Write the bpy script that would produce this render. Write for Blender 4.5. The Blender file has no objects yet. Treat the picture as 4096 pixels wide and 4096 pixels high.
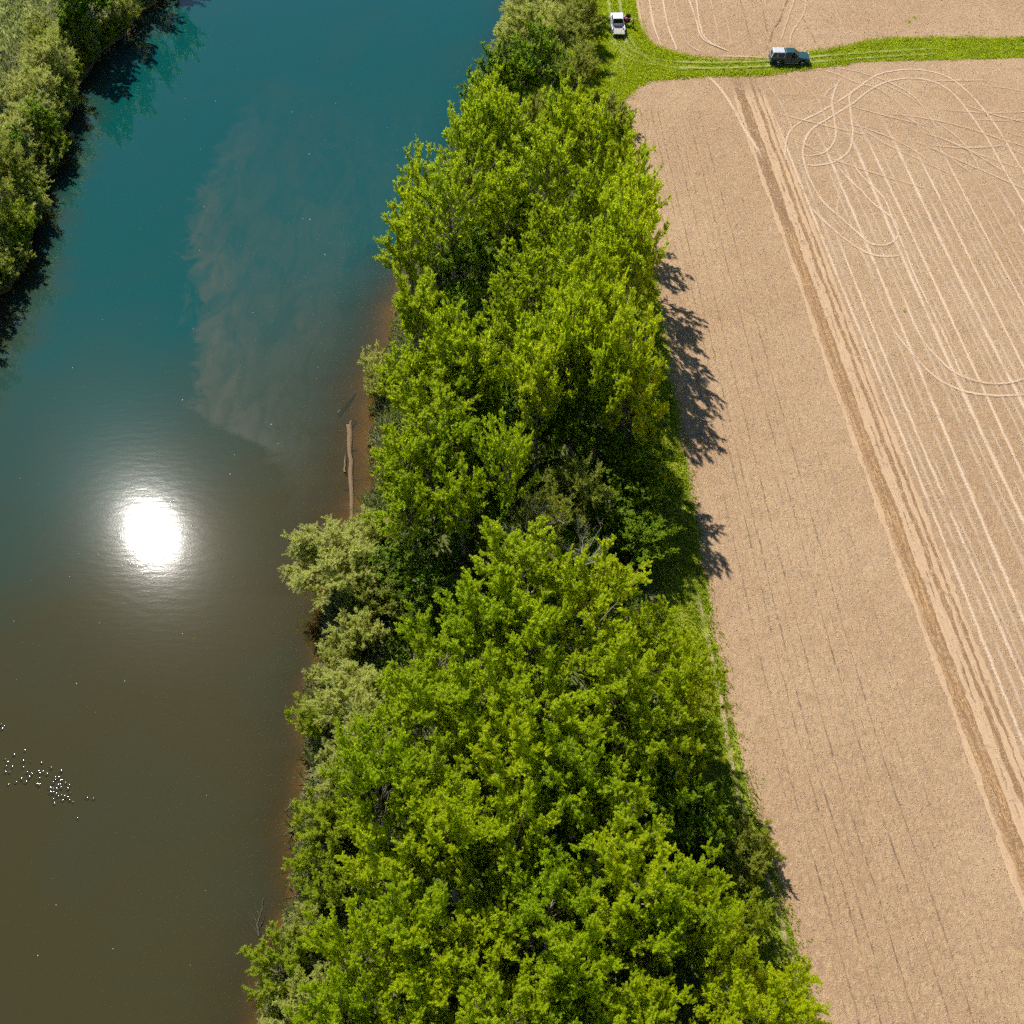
import bpy, bmesh, math, random
import numpy as np
from mathutils import Vector, Matrix, Quaternion

# ------------------------------------------------------------------ camera, sky, sun, exposure
scene = bpy.context.scene
COL = scene.collection
CAM_H = 82.0
PITCH = math.radians(50.9)            # below the horizon
FOV = math.radians(50.0)
cam_d = bpy.data.cameras.new("camera")
cam_d.sensor_fit = 'HORIZONTAL'
cam_d.angle = FOV
cam_d.clip_start = 1.0
cam_d.clip_end = 6000
cam = bpy.data.objects.new("camera", cam_d)
COL.objects.link(cam)
cam.location = (0, 0, CAM_H)
cam.rotation_euler = (math.pi / 2 - PITCH, 0, 0)
scene.camera = cam

SUN_AZ = math.radians(-28.0)          # left of straight ahead (+Y)
SUN_EL = math.radians(48.5)
S = Vector((math.sin(SUN_AZ) * math.cos(SUN_EL), math.cos(SUN_AZ) * math.cos(SUN_EL), math.sin(SUN_EL)))

world = bpy.data.worlds.new("World")
scene.world = world
world.use_nodes = True
wn = world.node_tree
bg = wn.nodes["Background"]
sky = wn.nodes.new("ShaderNodeTexSky")
sky.sky_type = 'NISHITA'
sky.sun_disc = False
sky.sun_elevation = SUN_EL
sky.sun_rotation = SUN_AZ
sky.air_density = 1.0
sky.dust_density = 0.15
sky.ozone_density = 3.0
wn.links.new(sky.outputs[0], bg.inputs[0])
bg.inputs[1].default_value = 0.07

sl = bpy.data.lights.new("sun", 'SUN')
sl.energy = 5.0
sl.angle = math.radians(0.53)
sl.color = (1.0, 0.955, 0.88)
sun = bpy.data.objects.new("sun", sl)
COL.objects.link(sun)
sun.rotation_euler = S.to_track_quat('Z', 'Y').to_euler()
sun.location = (-60, 120, 150)

scene.view_settings.view_transform = 'Standard'
scene.view_settings.look = 'None'
scene.view_settings.gamma = 1.0
scene.view_settings.use_curve_mapping = False
scene.view_settings.exposure = 0.7
scene.cycles.use_denoising = False
scene.cycles.use_adaptive_sampling = True
scene.cycles.adaptive_threshold = 0.03
scene.cycles.adaptive_min_samples = 12
scene.cycles.use_light_tree = False
scene.cycles.max_bounces = 4
scene.cycles.diffuse_bounces = 2
scene.cycles.glossy_bounces = 2
scene.cycles.transmission_bounces = 4
scene.cycles.transparent_max_bounces = 16
scene.cycles.caustics_reflective = False
scene.cycles.caustics_refractive = False
scene.cycles.sample_clamp_indirect = 1.5

# ------------------------------------------------------------------ survey helper: photo point -> place on the ground
_F = np.array([0, math.cos(PITCH), -math.sin(PITCH)])
_U = np.array([0, math.sin(PITCH), math.cos(PITCH)])
_f = 2048 / math.tan(FOV / 2)


def G(px, py, z=0.0):
    r = _f * _F + (px - 2048) * np.array([1.0, 0, 0]) - (py - 2048) * _U
    t = (z - CAM_H) / r[2]
    return (r[0] * t, r[1] * t)


def px_per_m(x, y, z=0.0):
    return _f / (np.array([x, y, z - CAM_H]) @ _F)


# ------------------------------------------------------------------ object helpers
def tag(o, label=None, cat=None, group=None, kind=None):
    if label: o["label"] = label
    if cat: o["category"] = cat
    if group: o["group"] = group
    if kind: o["kind"] = kind
    return o


def empty(name, loc=(0, 0, 0), rz=0.0, parent=None):
    o = bpy.data.objects.new(name, None)
    o.empty_display_size = 0.3
    COL.objects.link(o)
    o.location = loc
    o.rotation_euler = (0, 0, rz)
    if parent: o.parent = parent
    return o


def link(name, me, parent=None, mat=None):
    o = bpy.data.objects.new(name, me)
    COL.objects.link(o)
    if parent: o.parent = parent
    if mat: 
        me.materials.clear()
        me.materials.append(mat)
    return o


def quads_mesh(name, verts, quads, face_attr=None, point_attr=None, smooth=False):
    verts = np.ascontiguousarray(verts, dtype=np.float32)
    quads = np.ascontiguousarray(quads, dtype=np.int32)
    me = bpy.data.meshes.new(name)
    me.vertices.add(len(verts))
    me.vertices.foreach_set("co", verts.ravel())
    k = quads.shape[1]
    me.loops.add(quads.size)
    me.loops.foreach_set("vertex_index", quads.ravel())
    me.polygons.add(len(quads))
    me.polygons.foreach_set("loop_start", np.arange(0, quads.size, k, dtype=np.int32))
    if smooth:
        me.polygons.foreach_set("use_smooth", np.ones(len(quads), dtype=bool))
    for nm, arr in (face_attr or {}).items():
        a = me.attributes.new(nm, 'FLOAT', 'FACE')
        a.data.foreach_set("value", np.ascontiguousarray(arr, dtype=np.float32))
    for nm, arr in (point_attr or {}).items():
        a = me.attributes.new(nm, 'FLOAT', 'POINT')
        a.data.foreach_set("value", np.ascontiguousarray(arr, dtype=np.float32))
    me.update(calc_edges=True)
    return me


# ------------------------------------------------------------------ materials
class NT:
    def __init__(self, name):
        self.m = bpy.data.materials.new(name)
        self.m.use_nodes = True
        self.t = self.m.node_tree
        self.t.nodes.clear()
        self.out = self.t.nodes.new("ShaderNodeOutputMaterial")

    def n(self, typ, **kw):
        nd = self.t.nodes.new("ShaderNode" + typ)
        ins = kw.pop("ins", {})
        for k, v in kw.items():
            setattr(nd, k, v)
        for k, v in ins.items():
            sock = nd.inputs[k]
            if hasattr(v, "is_output"):
                self.t.links.new(v, sock)
            else:
                sock.default_value = v
        return nd

    def math(self, op, a, b=None, clamp=False):
        nd = self.t.nodes.new("ShaderNodeMath")
        nd.operation = op
        nd.use_clamp = clamp
        for i, v in enumerate((a, b)):
            if v is None: continue
            if hasattr(v, "is_output"): self.t.links.new(v, nd.inputs[i])
            else: nd.inputs[i].default_value = v
        return nd.outputs[0]

    def mixc(self, fac, a, b, blend='MIX'):
        nd = self.t.nodes.new("ShaderNodeMix")
        nd.data_type = 'RGBA'
        nd.blend_type = blend
        for sock, v in ((nd.inputs[0], fac), (nd.inputs[6], a), (nd.inputs[7], b)):
            if hasattr(v, "is_output"): self.t.links.new(v, sock)
            elif isinstance(v, (tuple, list)): sock.default_value = (*v[:3], 1)
            else: sock.default_value = v
        return nd.outputs[2]

    def ramp(self, fac, stops):
        nd = self.t.nodes.new("ShaderNodeMapRange")
        nd.interpolation_type = 'SMOOTHSTEP'
        self.t.links.new(fac, nd.inputs[0])
        a, b, c, d = stops
        nd.inputs[1].default_value = a; nd.inputs[2].default_value = b
        nd.inputs[3].default_value = c; nd.inputs[4].default_value = d
        return nd.outputs[0]

    def noise(self, vec, scale, detail=3, rough=0.55, dist=0.0):
        nd = self.n("TexNoise", ins={"Scale": scale, "Detail": detail, "Roughness": rough, "Distortion": dist})
        if vec is not None: self.t.links.new(vec, nd.inputs["Vector"])
        return nd.outputs[0]

    def done(self, shader):
        self.t.links.new(shader, self.out.inputs[0])
        return self.m


def simple(name, col, rough=0.5, metal=0.0, coat=0.0, grime=0.0, spec=0.5):
    k = NT(name)
    c = k.n("TexCoord").outputs["Object"]
    nz = k.noise(c, 3.0, 4)
    base = k.mixc(k.math('MULTIPLY', k.ramp(nz, (0.4, 0.75, 0, 1)), grime), col, (0.20, 0.16, 0.11))
    p = k.n("BsdfPrincipled", ins={"Base Color": base, "Roughness": rough, "Metallic": metal, "Coat Weight": coat, "Specular IOR Level": spec})
    return k.done(p.outputs[0])


def leaf_material(name, ca, cb, trans, tcol, rough=0.5, var=0.5):
    k = NT(name)
    at = k.n("Attribute", attribute_name="tint").outputs["Fac"]
    oi = k.n("ObjectInfo").outputs["Random"]
    f = k.math('ADD', k.math('MULTIPLY', at, 1 - var), k.math('MULTIPLY', oi, var))
    base = k.mixc(f, ca, cb)
    tc = k.mixc(f, tcol, tuple(min(1, v * 1.25) for v in tcol))
    p = k.n("BsdfPrincipled", ins={"Base Color": base, "Roughness": rough, "Specular IOR Level": 0.16})
    t = k.n("BsdfTranslucent", ins={"Color": tc})
    mx = k.n("MixShader", ins={0: trans, 1: p.outputs[0], 2: t.outputs[0]})
    return k.done(mx.outputs[0])


M = {}
M['maple'] = leaf_material('maple_leaf', (0.112, 0.190, 0.004), (0.345, 0.370, 0.005), 0.62, (0.72, 0.87, 0.010))
M['deep'] = leaf_material('deep_leaf', (0.090, 0.160, 0.004), (0.190, 0.250, 0.006), 0.55, (0.48, 0.66, 0.010))
M['willow'] = leaf_material('willow_leaf', (0.250, 0.275, 0.062), (0.400, 0.405, 0.110), 0.52, (0.70, 0.74, 0.14))
M['olive'] = leaf_material('olive_leaf', (0.140, 0.170, 0.016), (0.240, 0.250, 0.032), 0.52, (0.50, 0.56, 0.04))
M['shrub'] = leaf_material('shrub_leaf', (0.160, 0.215, 0.008), (0.260, 0.285, 0.012), 0.55, (0.60, 0.70, 0.02))
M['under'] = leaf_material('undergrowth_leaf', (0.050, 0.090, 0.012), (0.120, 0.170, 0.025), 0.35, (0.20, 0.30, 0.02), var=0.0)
M['grass'] = leaf_material('grass_blade', (0.125, 0.175, 0.008), (0.270, 0.285, 0.030), 0.48, (0.46, 0.56, 0.015), var=0.0)
M['reed'] = leaf_material('bank_grass_blade', (0.150, 0.190, 0.070), (0.260, 0.260, 0.120), 0.35, (0.28, 0.32, 0.09), var=0.0)


def bark_material(name, ca, cb):
    k = NT(name)
    c = k.n("TexCoord").outputs["Object"]
    nz = k.noise(c, 5.0, 4)
    p = k.n("BsdfPrincipled", ins={"Base Color": k.mixc(nz, ca, cb), "Roughness": 0.85})
    b = k.n("Bump", ins={"Strength": 0.5, "Distance": 0.05, "Height": nz})
    k.t.links.new(b.outputs[0], p.inputs["Normal"])
    return k.done(p.outputs[0])


M['bark'] = bark_material('bark', (0.11, 0.085, 0.060), (0.24, 0.20, 0.155))
M['pale_bark'] = bark_material('pale_bark', (0.30, 0.26, 0.20), (0.46, 0.41, 0.34))
M['twig'] = bark_material('willow_twig_bark', (0.20, 0.15, 0.10), (0.36, 0.28, 0.20))
M['wet_wood'] = bark_material('wet_wood', (0.095, 0.058, 0.025), (0.150, 0.092, 0.040))
M['dark_wood'] = bark_material('waterlogged_wood', (0.035, 0.035, 0.022), (0.07, 0.06, 0.04))


def soil_material():
    k = NT('dry_soil')
    c = k.n("TexCoord").outputs["Object"]
    big = k.noise(c, 0.05, 4, 0.6)
    mid = k.noise(c, 0.55, 4, 0.6)
    mp = k.n("Mapping", ins={"Vector": c, "Scale": (1.0, 0.55, 1.0), "Rotation": (0, 0, 0.3)})
    fine = k.noise(mp.outputs[0], 3.4, 5, 0.68, 0.4)
    grit = k.noise(c, 11.0, 3, 0.7)
    straw = k.n("TexVoronoi", feature='F1', ins={"Vector": mp.outputs[0], "Scale": 4.5, "Randomness": 1.0}).outputs["Color"]
    sx = k.n("SeparateColor", ins={0: straw}).outputs[0]
    col = k.mixc(k.ramp(big, (0.38, 0.66, 0, 1)), (0.316, 0.202, 0.117), (0.358, 0.239, 0.143))
    col = k.mixc(k.math('MULTIPLY', k.ramp(mid, (0.45, 0.75, 0, 1)), 0.6), col, (0.261, 0.171, 0.098))
    col = k.mixc(k.math('MULTIPLY', k.ramp(fine, (0.52, 0.68, 0, 1)), 0.48), col, (0.198, 0.125, 0.070))
    col = k.mixc(k.math('MULTIPLY', k.ramp(sx, (0.60, 0.95, 0, 1)), 0.38), col, (0.414, 0.303, 0.163))
    col = k.mixc(k.math('MULTIPLY', k.ramp(grit, (0.30, 0.44, 1, 0)), 0.30), col, (0.160, 0.103, 0.063))
    h = k.math('ADD', k.math('MULTIPLY', fine, 0.7), k.math('MULTIPLY', grit, 0.3))
    b = k.n("Bump", ins={"Strength": 1.0, "Distance": 0.21, "Height": h})
    p = k.n("BsdfPrincipled", ins={"Base Color": col, "Roughness": 0.95, "Specular IOR Level": 0.15, "Normal": b.outputs[0]})
    return k.done(p.outputs[0])


M['soil'] = soil_material()


def strip_material(name, ca, cb, edge=0.55, strength=0.9, patch=(0.30, 0.55), patch_scale=0.9, bump=0.05, tread=0.0):
    """a strip of soil whose ragged edges let the ground below show between its crumbs"""
    k = NT(name)
    c = k.n("TexCoord").outputs["Object"]
    ac = k.math('ABSOLUTE', k.n("Attribute", attribute_name="across").outputs["Fac"])
    al = k.n("Attribute", attribute_name="along").outputs["Fac"]
    nz = k.noise(c, 3.2, 5, 0.65)
    nb = k.noise(c, patch_scale, 3, 0.6)
    jag = k.math('ADD', ac, k.math('MULTIPLY', k.math('SUBTRACT', nz, 0.5), 1.1))
    a = k.ramp(jag, (edge, 1.0, 1, 0))
    a = k.math('MULTIPLY', a, k.ramp(nb, (patch[0], patch[1], 0.0, strength)))
    a = k.math('MULTIPLY', a, k.n("Attribute", attribute_name="fade").outputs["Fac"])
    sv_ = k.n("CombineXYZ", ins={0: k.math('MULTIPLY', k.n("Attribute", attribute_name="across").outputs["Fac"], 2.6), 1: k.math('MULTIPLY', al, 0.12), 2: 0.0}).outputs[0]
    stk = k.noise(sv_, 1.6, 4, 0.6)
    col = k.mixc(k.ramp(k.math('ADD', k.math('MULTIPLY', nz, 0.45), k.math('MULTIPLY', stk, 0.55)), (0.38, 0.62, 0, 1)), ca, cb)
    hgt = k.math('ADD', nz, k.math('MULTIPLY', stk, 0.6))
    if tread:
        w = k.math('SINE', k.math('ADD', k.math('MULTIPLY', al, 2 * math.pi / 0.42), k.math('MULTIPLY', ac, 3.0)))
        hgt = k.math('ADD', hgt, k.math('MULTIPLY', w, tread))
    b = k.n("Bump", ins={"Strength": 0.6, "Distance": bump, "Height": hgt})
    p = k.n("BsdfPrincipled", ins={"Base Color": col, "Roughness": 0.95, "Specular IOR Level": 0.15, "Normal": b.outputs[0]})
    tr = k.n("BsdfTransparent")
    mx = k.n("MixShader", ins={0: a, 1: tr.outputs[0], 2: p.outputs[0]})
    return k.done(mx.outputs[0])


M['track'] = strip_material('tyre_track_soil', (0.49, 0.355, 0.238), (0.60, 0.445, 0.305), edge=0.05, strength=0.85, patch=(0.12, 0.5), patch_scale=0.35, tread=0.25)
M['faint'] = strip_material('faint_track_soil', (0.47, 0.34, 0.225), (0.56, 0.415, 0.28), edge=0.0, strength=0.65, patch=(0.18, 0.55), patch_scale=0.3, tread=0.25)
M['moist'] = strip_material('moist_turned_soil', (0.190, 0.102, 0.042), (0.410, 0.258, 0.134), edge=0.75, strength=1.0, patch=(0.12, 0.32), bump=0.16)
M['moist2'] = strip_material('half_dried_soil', (0.223, 0.129, 0.065), (0.309, 0.194, 0.103), edge=0.6, strength=0.8, patch=(0.35, 0.55), bump=0.1)
M['tan'] = strip_material('smoothed_soil', (0.369, 0.245, 0.142), (0.447, 0.309, 0.189), edge=0.75, strength=0.95, patch=(0.2, 0.4), bump=0.06)
M['crack'] = strip_material('planting_slot_soil', (0.094, 0.065, 0.048), (0.154, 0.103, 0.068), edge=0.1, strength=0.55, patch=(0.32, 0.70), patch_scale=2.0, bump=0.05)
M['slot'] = strip_material('shallow_slot_soil', (0.20, 0.135, 0.09), (0.28, 0.19, 0.13), edge=0.0, strength=0.5, patch=(0.35, 0.72), patch_scale=2.2, bump=0.05)
M['dust'] = strip_material('dusty_path_soil', (0.33, 0.25, 0.13), (0.44, 0.33, 0.19), edge=0.2, strength=0.8, patch=(0.35, 0.6), bump=0.05)
M['mown'] = strip_material('flattened_grass', (0.200, 0.225, 0.045), (0.300, 0.310, 0.095), edge=0.4, strength=0.85, patch=(0.2, 0.5), bump=0.05)


def ground_material():
    k = NT('river_bank_ground')
    g = k.n("NewGeometry").outputs["Position"]
    z = k.n("SeparateXYZ", ins={0: g}).outputs["Z"]
    c = k.n("TexCoord").outputs["Object"]
    n1 = k.noise(c, 0.35, 5, 0.6)
    n2 = k.noise(c, 2.5, 4, 0.6)
    land = k.mixc(k.ramp(n1, (0.35, 0.65, 0, 1)), (0.075, 0.095, 0.022), (0.115, 0.090, 0.050))
    land = k.mixc(k.math('MULTIPLY', k.ramp(n2, (0.5, 0.7, 0, 1)), 0.6), land, (0.055, 0.050, 0.028))
    bed = k.mixc(k.ramp(n1, (0.3, 0.7, 0, 1)), (0.170, 0.105, 0.042), (0.135, 0.090, 0.040))
    bed = k.mixc(k.math('MULTIPLY', k.ramp(n2, (0.5, 0.75, 0, 1)), 0.35), bed, (0.17, 0.11, 0.05))
    f = k.ramp(k.math('ADD', z, k.math('MULTIPLY', n1, 0.6)), (-2.25, -1.75, 0, 1))
    col = k.mixc(f, bed, land)
    b = k.n("Bump", ins={"Strength": 0.6, "Distance": 0.15, "Height": n2})
    p = k.n("BsdfPrincipled", ins={"Base Color": col, "Roughness": 0.95, "Specular IOR Level": 0.2, "Normal": b.outputs[0]})
    return k.done(p.outputs[0])


M['ground'] = ground_material()


def turf_material(name, ca, cb, cc):
    k = NT(name)
    c = k.n("TexCoord").outputs["Object"]
    n1 = k.noise(c, 0.5, 4, 0.6)
    n2 = k.noise(c, 5.0, 4, 0.65)
    col = k.mixc(k.ramp(n1, (0.35, 0.65, 0, 1)), ca, cb)
    col = k.mixc(k.math('MULTIPLY', k.ramp(n2, (0.5, 0.72, 0, 1)), 0.6), col, cc)
    b = k.n("Bump", ins={"Strength": 0.8, "Distance": 0.2, "Height": n2})
    p = k.n("BsdfPrincipled", ins={"Base Color": col, "Roughness": 0.9, "Specular IOR Level": 0.2, "Normal": b.outputs[0]})
    return k.done(p.outputs[0])


M['turf'] = turf_material('meadow_turf', (0.150, 0.200, 0.010), (0.235, 0.250, 0.030), (0.105, 0.140, 0.012))
M['turf_pale'] = turf_material('pale_meadow_turf', (0.187, 0.225, 0.043), (0.246, 0.264, 0.072), (0.102, 0.128, 0.025))


def water_material():
    k = NT('river_water')
    c = k.n("TexCoord").outputs["Object"]
    depth = k.n("Attribute", attribute_name="depth").outputs["Fac"]
    sed = k.n("Attribute", attribute_name="silt_reflection").outputs["Fac"]
    plume = k.n("Attribute", attribute_name="plume").outputs["Fac"]
    n1 = k.noise(c, 0.06, 4, 0.6, 0.6)
    wob = k.noise(c, 0.16, 7, 0.66, 1.6)
    wsp = k.noise(k.n("Mapping", ins={"Vector": c, "Scale": (1.0, 0.35, 1.0), "Rotation": (0, 0, 0.25)}).outputs[0], 0.35, 6, 0.65, 1.2)
    silt_refl_n = k.math('ADD', sed, k.math('MULTIPLY', k.math('SUBTRACT', n1, 0.5), 0.5), clamp=True)
    body = k.mixc(silt_refl_n, (0.0010, 0.0490, 0.0470), (0.0350, 0.0310, 0.0105))  # teal end carries painted sky reflection as well as water colour
    pd = k.math('ADD', plume, k.math('MULTIPLY', k.math('SUBTRACT', wob, 0.5), 11.0))
    pf = k.n("Attribute", attribute_name="plume_load").outputs["Fac"]
    pl = k.math('MULTIPLY', k.math('ADD', k.ramp(pd, (-1.0, 2.0, 0, 0.55)), k.math('MULTIPLY', k.ramp(pd, (-0.8, 0.6, 0, 1)), k.ramp(pd, (0.8, 7.0, 0.45, 0)))), pf)
    pl = k.math('MULTIPLY', pl, k.ramp(wsp, (0.30, 0.68, 0.35, 1.15)))
    body = k.mixc(k.math('MULTIPLY', pl, 0.62), body, (0.064, 0.068, 0.050))
    murk = k.n("BsdfDiffuse", ins={"Color": body})
    clear = k.n("BsdfTransparent", ins={"Color": (0.80, 0.72, 0.50, 1)})
    cov = k.math('SUBTRACT', 1.0, k.math('EXPONENT', k.math('MULTIPLY', depth, -2.3)))
    under = k.n("MixShader", ins={0: cov, 1: clear.outputs[0], 2: murk.outputs[0]})
    mp = k.n("Mapping", ins={"Vector": c, "Scale": (0.55, 1.6, 1.0), "Rotation": (0, 0, 0.15)})
    r1 = k.noise(mp.outputs[0], 1.1, 3, 0.55)
    r2 = k.noise(c, 6.0, 2, 0.5)
    h = k.math('ADD', r1, k.math('MULTIPLY', r2, 0.22))
    b = k.n("Bump", ins={"Strength": 1.0, "Distance": 0.0034, "Height": h})
    g1 = k.n("BsdfGlossy", distribution='GGX', ins={"Color": (1, 1, 1, 1), "Roughness": 0.037, "Normal": b.outputs[0]})
    g2 = k.n("BsdfGlossy", distribution='GGX', ins={"Color": (1, 1, 1, 1), "Roughness": 0.185, "Normal": b.outputs[0]})
    gl = k.n("MixShader", ins={0: 0.012, 1: g1.outputs[0], 2: g2.outputs[0]})
    fr = k.n("Fresnel", ins={"IOR": 1.333, "Normal": b.outputs[0]})
    mx = k.n("MixShader", ins={0: fr.outputs[0], 1: under.outputs[0], 2: gl.outputs[0]})
    return k.done(mx.outputs[0])


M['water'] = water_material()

# ------------------------------------------------------------------ terrain: river channel, banks, flood plain
WATER_Z = -2.5
RY = [-400, 10, 20, 27, 33, 42, 50, 57.5, 65, 73.5, 84, 100, 130, 150, 170, 174, 220, 400, 1500]
RX = [-40, -19.6, -18.8, -17.3, -17.1, -17.4, -17.6, -16.4, -15.3, -14.0, -14.8, -13.0, -7.0, -3.0, 1.3, 2.5, 14, 60, 340]
LY = [-400, 60, 90, 104, 112, 120, 130, 141, 151, 162, 174, 220, 400, 1500]
LX = [-96, -66, -62, -59.8, -59.5, -61.2, -61.3, -62.6, -63.0, -60, -57, -45, 0, 280]
FY = [-400, 20.6, 30, 35.2, 41.3, 50.6, 58.2, 100, 140.6, 1500]       # left edge of the ploughed field
FX = [24, 21.2, 20.15, 19.25, 18.5, 17.95, 17.7, 16.6, 15.5, 15.5]


def xr(y): return np.interp(y, RY, RX) + 0.30 * np.sin(np.asarray(y) * 0.6 + 2) + 0.22 * np.sin(np.asarray(y) * 1.5) + 0.15 * np.sin(np.asarray(y) * 3.1 + 1)
def xl(y): return np.interp(y, LY, LX) + 0.55 * np.sin(np.asarray(y) * 0.55) + 0.4 * np.sin(np.asarray(y) * 1.35 + 1.0) + 0.25 * np.sin(np.asarray(y) * 2.9)
def xf(y): return np.interp(y, FY, FX)


def bed_depth(d, y):
    """water depth d metres out from the eastern waterline"""
    shelf = np.where((np.asarray(y) > 58) & (np.asarray(y) < 112), 0.085, 0.24)
    return np.minimum(shelf * d + 0.006 * d * d, 2.6)


def build_terrain():
    ys = np.concatenate([np.array([-400, -200, -100, -50, -20]), np.arange(-10, 200, 1.5), np.array([210, 225, 250, 300, 400, 600, 1000, 1500])])
    # stations: west land, channel, east land
    wl = np.array([-1400, -500, -200, -90, -50, -30, -20, -12, -8, -6, -4.5, -3.2, -2.2, -1.2, -0.5])
    ch = np.array([0, 0.04, 0.09, 0.15, 0.22, 0.30, 0.40, 0.50, 0.60, 0.68, 0.75, 0.81, 0.86, 0.90, 0.93, 0.955, 0.975, 0.99, 1.0])
    el = np.array([0.5, 1.2, 2.0, 3.0, 4.2, 5.5, 8, 12, 16, 22, 30, 45, 70, 120, 250, 600, 1600])
    rng = np.random.default_rng(5)
    rows = []
    for y in ys:
        a, b = float(xl(y)), float(xr(y))
        jit = 0.35 * math.sin(y * 0.9) + 0.25 * math.sin(y * 2.3 + 1)
        x_w = a + wl
        z_w = np.interp(-wl, [0, 1.2, 3.2, 6, 12], [WATER_Z + 0.05, -1.6, -0.6, 0.05, 0.3])
        x_c = a + (b - a) * ch
        d_e = b - x_c
        d_w = x_c - a
        dep = np.minimum(bed_depth(d_e, y), np.minimum(0.28 * d_w, 2.6))
        z_c = WATER_Z - dep
        x_e = b + el
        z_e = np.interp(el + jit * np.clip(el / 3, 0, 1) * np.clip((9 - el) / 4, 0, 1), [0, 1.2, 2.5, 4.2, 6], [WATER_Z, -1.7, -0.8, -0.15, 0.0])
        z_e = np.where(el > 7, 0.0, z_e)
        rows.append(np.stack([np.concatenate([x_w, x_c, x_e]), np.full(len(wl) + len(ch) + len(el), y), np.concatenate([z_w, z_c, z_e])], 1))
    V = np.array(rows)
    nr, nc = V.shape[:2]
    i = np.arange(nr - 1)[:, None] * nc + np.arange(nc - 1)[None]
    Q = np.stack([i, i + 1, i + nc + 1, i + nc], -1).reshape(-1, 4)
    me = quads_mesh('ground', V.reshape(-1, 3), Q, smooth=True)
    return tag(link('ground', me, mat=M['ground']), kind='structure')


build_terrain()

# plume of stirred-up silt drifting out from the eastern shelf: its western outline, from the upstream end down
PLUME = [(1080, 320), (880, 560), (790, 800), (755, 1000), (780, 1250), (795, 1480), (800, 1640), (880, 1720), (1050, 1780), (1130, 1900), (1170, 2050)]
PLX, PLY = zip(*sorted([(G(px, py, WATER_Z)[1], G(px, py, WATER_Z)[0]) for px, py in PLUME]))


def build_water():
    ys = np.concatenate([np.array([-400, -200, -100, -50, -20]), np.arange(-10, 200, 1.0), np.array([210, 225, 250, 300, 400, 600, 1000, 1500])])
    ch = np.linspace(0, 1, 60)
    V, dep, sed, plu, load = [], [], [], [], []
    for y in ys:
        a, b = float(xl(y)) - 1.5, float(xr(y)) + 1.5
        x = a + (b - a) * ch
        d_e = np.maximum(float(xr(y)) - x, 0)
        d_w = np.maximum(x - float(xl(y)), 0)
        V.append(np.stack([x, np.full(60, y), np.full(60, WATER_Z)], 1))
        dep.append(np.minimum(bed_depth(d_e, y), np.minimum(0.28 * d_w, 2.6)))
        # silt along the eastern bank and downstream; clear channel's teal partly painted sky reflection
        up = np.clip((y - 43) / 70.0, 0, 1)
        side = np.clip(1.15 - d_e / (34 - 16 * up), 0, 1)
        sed.append(np.clip(1.0 - up * 1.2 + 0.75 * side * (1 - 0.6 * up) + 0.85 * np.clip(1 - d_w / 9, 0, 1), 0, 1))  # brown toward the western bank is painted tree reflection
        edge = np.interp(y, PLX, PLY)
        w = x - edge
        load.append(np.clip((d_e - 2) / 7, 0, 1) * np.clip((y - PLX[0] + 3) / 12, 0, 1) * np.clip((PLX[-1] + 4 - y) / 55, 0, 1))
        plu.append(w)
    V = np.array(V)
    nr, nc = V.shape[:2]
    i = np.arange(nr - 1)[:, None] * nc + np.arange(nc - 1)[None]
    Q = np.stack([i, i + 1, i + nc + 1, i + nc], -1).reshape(-1, 4)
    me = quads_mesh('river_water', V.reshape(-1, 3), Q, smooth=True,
                    point_attr={'depth': np.concatenate(dep), 'silt_reflection': np.concatenate(sed), 'plume': np.concatenate(plu), 'plume_load': np.concatenate(load)})
    return tag(link('river_water', me, mat=M['water']), kind='structure')


build_water()

# ------------------------------------------------------------------ fields, meadow, farm lane
def polygon_sheet(name, pts, z, mat, kind='structure', parent=None):
    bm = bmesh.new()
    vs = [bm.verts.new((x, y, z)) for x, y in pts]
    bm.faces.new(vs)
    bmesh.ops.triangulate(bm, faces=bm.faces[:])
    for f in bm.faces:
        if f.normal.z < 0: f.normal_flip()
    me = bpy.data.meshes.new(name)
    bm.to_mesh(me); bm.free()
    o = link(name, me, parent, mat)
    if kind: o['kind'] = kind
    return o


def smooth_path(pts, step=0.6):
    P = [np.array(p, float) for p in pts]
    P = [2 * P[0] - P[1]] + P + [2 * P[-1] - P[-2]]
    out = []
    for i in range(1, len(P) - 2):
        p0, p1, p2, p3 = P[i - 1:i + 3]
        n = max(2, int(np.linalg.norm(p2 - p1) / step))
        for t in np.linspace(0, 1, n, endpoint=False):
            out.append(0.5 * (2 * p1 + (p2 - p0) * t + (2 * p0 - 5 * p1 + 4 * p2 - p3) * t * t + (3 * p1 - p0 - 3 * p2 + p3) * t ** 3))
    out.append(P[-2])
    return np.array(out)


lower_top = [(2496, 393), (2516, 364), (2573, 327), (2619, 313), (2710, 310), (2767, 302), (2898, 299), (3040, 296), (3097, 288), (3268, 265), (3400, 250), (4096, 232), (4700, 222)]
upper_bot = [(2542, 0), (2556, 85), (2579, 154), (2619, 188), (2699, 216), (2790, 233), (2926, 245), (3086, 236), (3234, 215), (3400, 188), (3560, 158), (4096, 157), (4700, 150)]
LT = [G(*p) for p in lower_top]
UB = [G(*p) for p in upper_bot]
rr = np.random.default_rng(11)
field_left = [(float(xf(y)) + 0.25 * math.sin(y * 0.8) + rr.normal(0, 0.16), y) for y in np.arange(-60, 140, 0.6)]
lower_field = polygon_sheet('ploughed_field', field_left + [(p[0] + rr.normal(0, 0.12), p[1] + rr.normal(0, 0.16)) for p in smooth_path(LT, 0.7)] + [(700, LT[-1][1] + 5), (700, -60)], 0.03, M['soil'])
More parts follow.
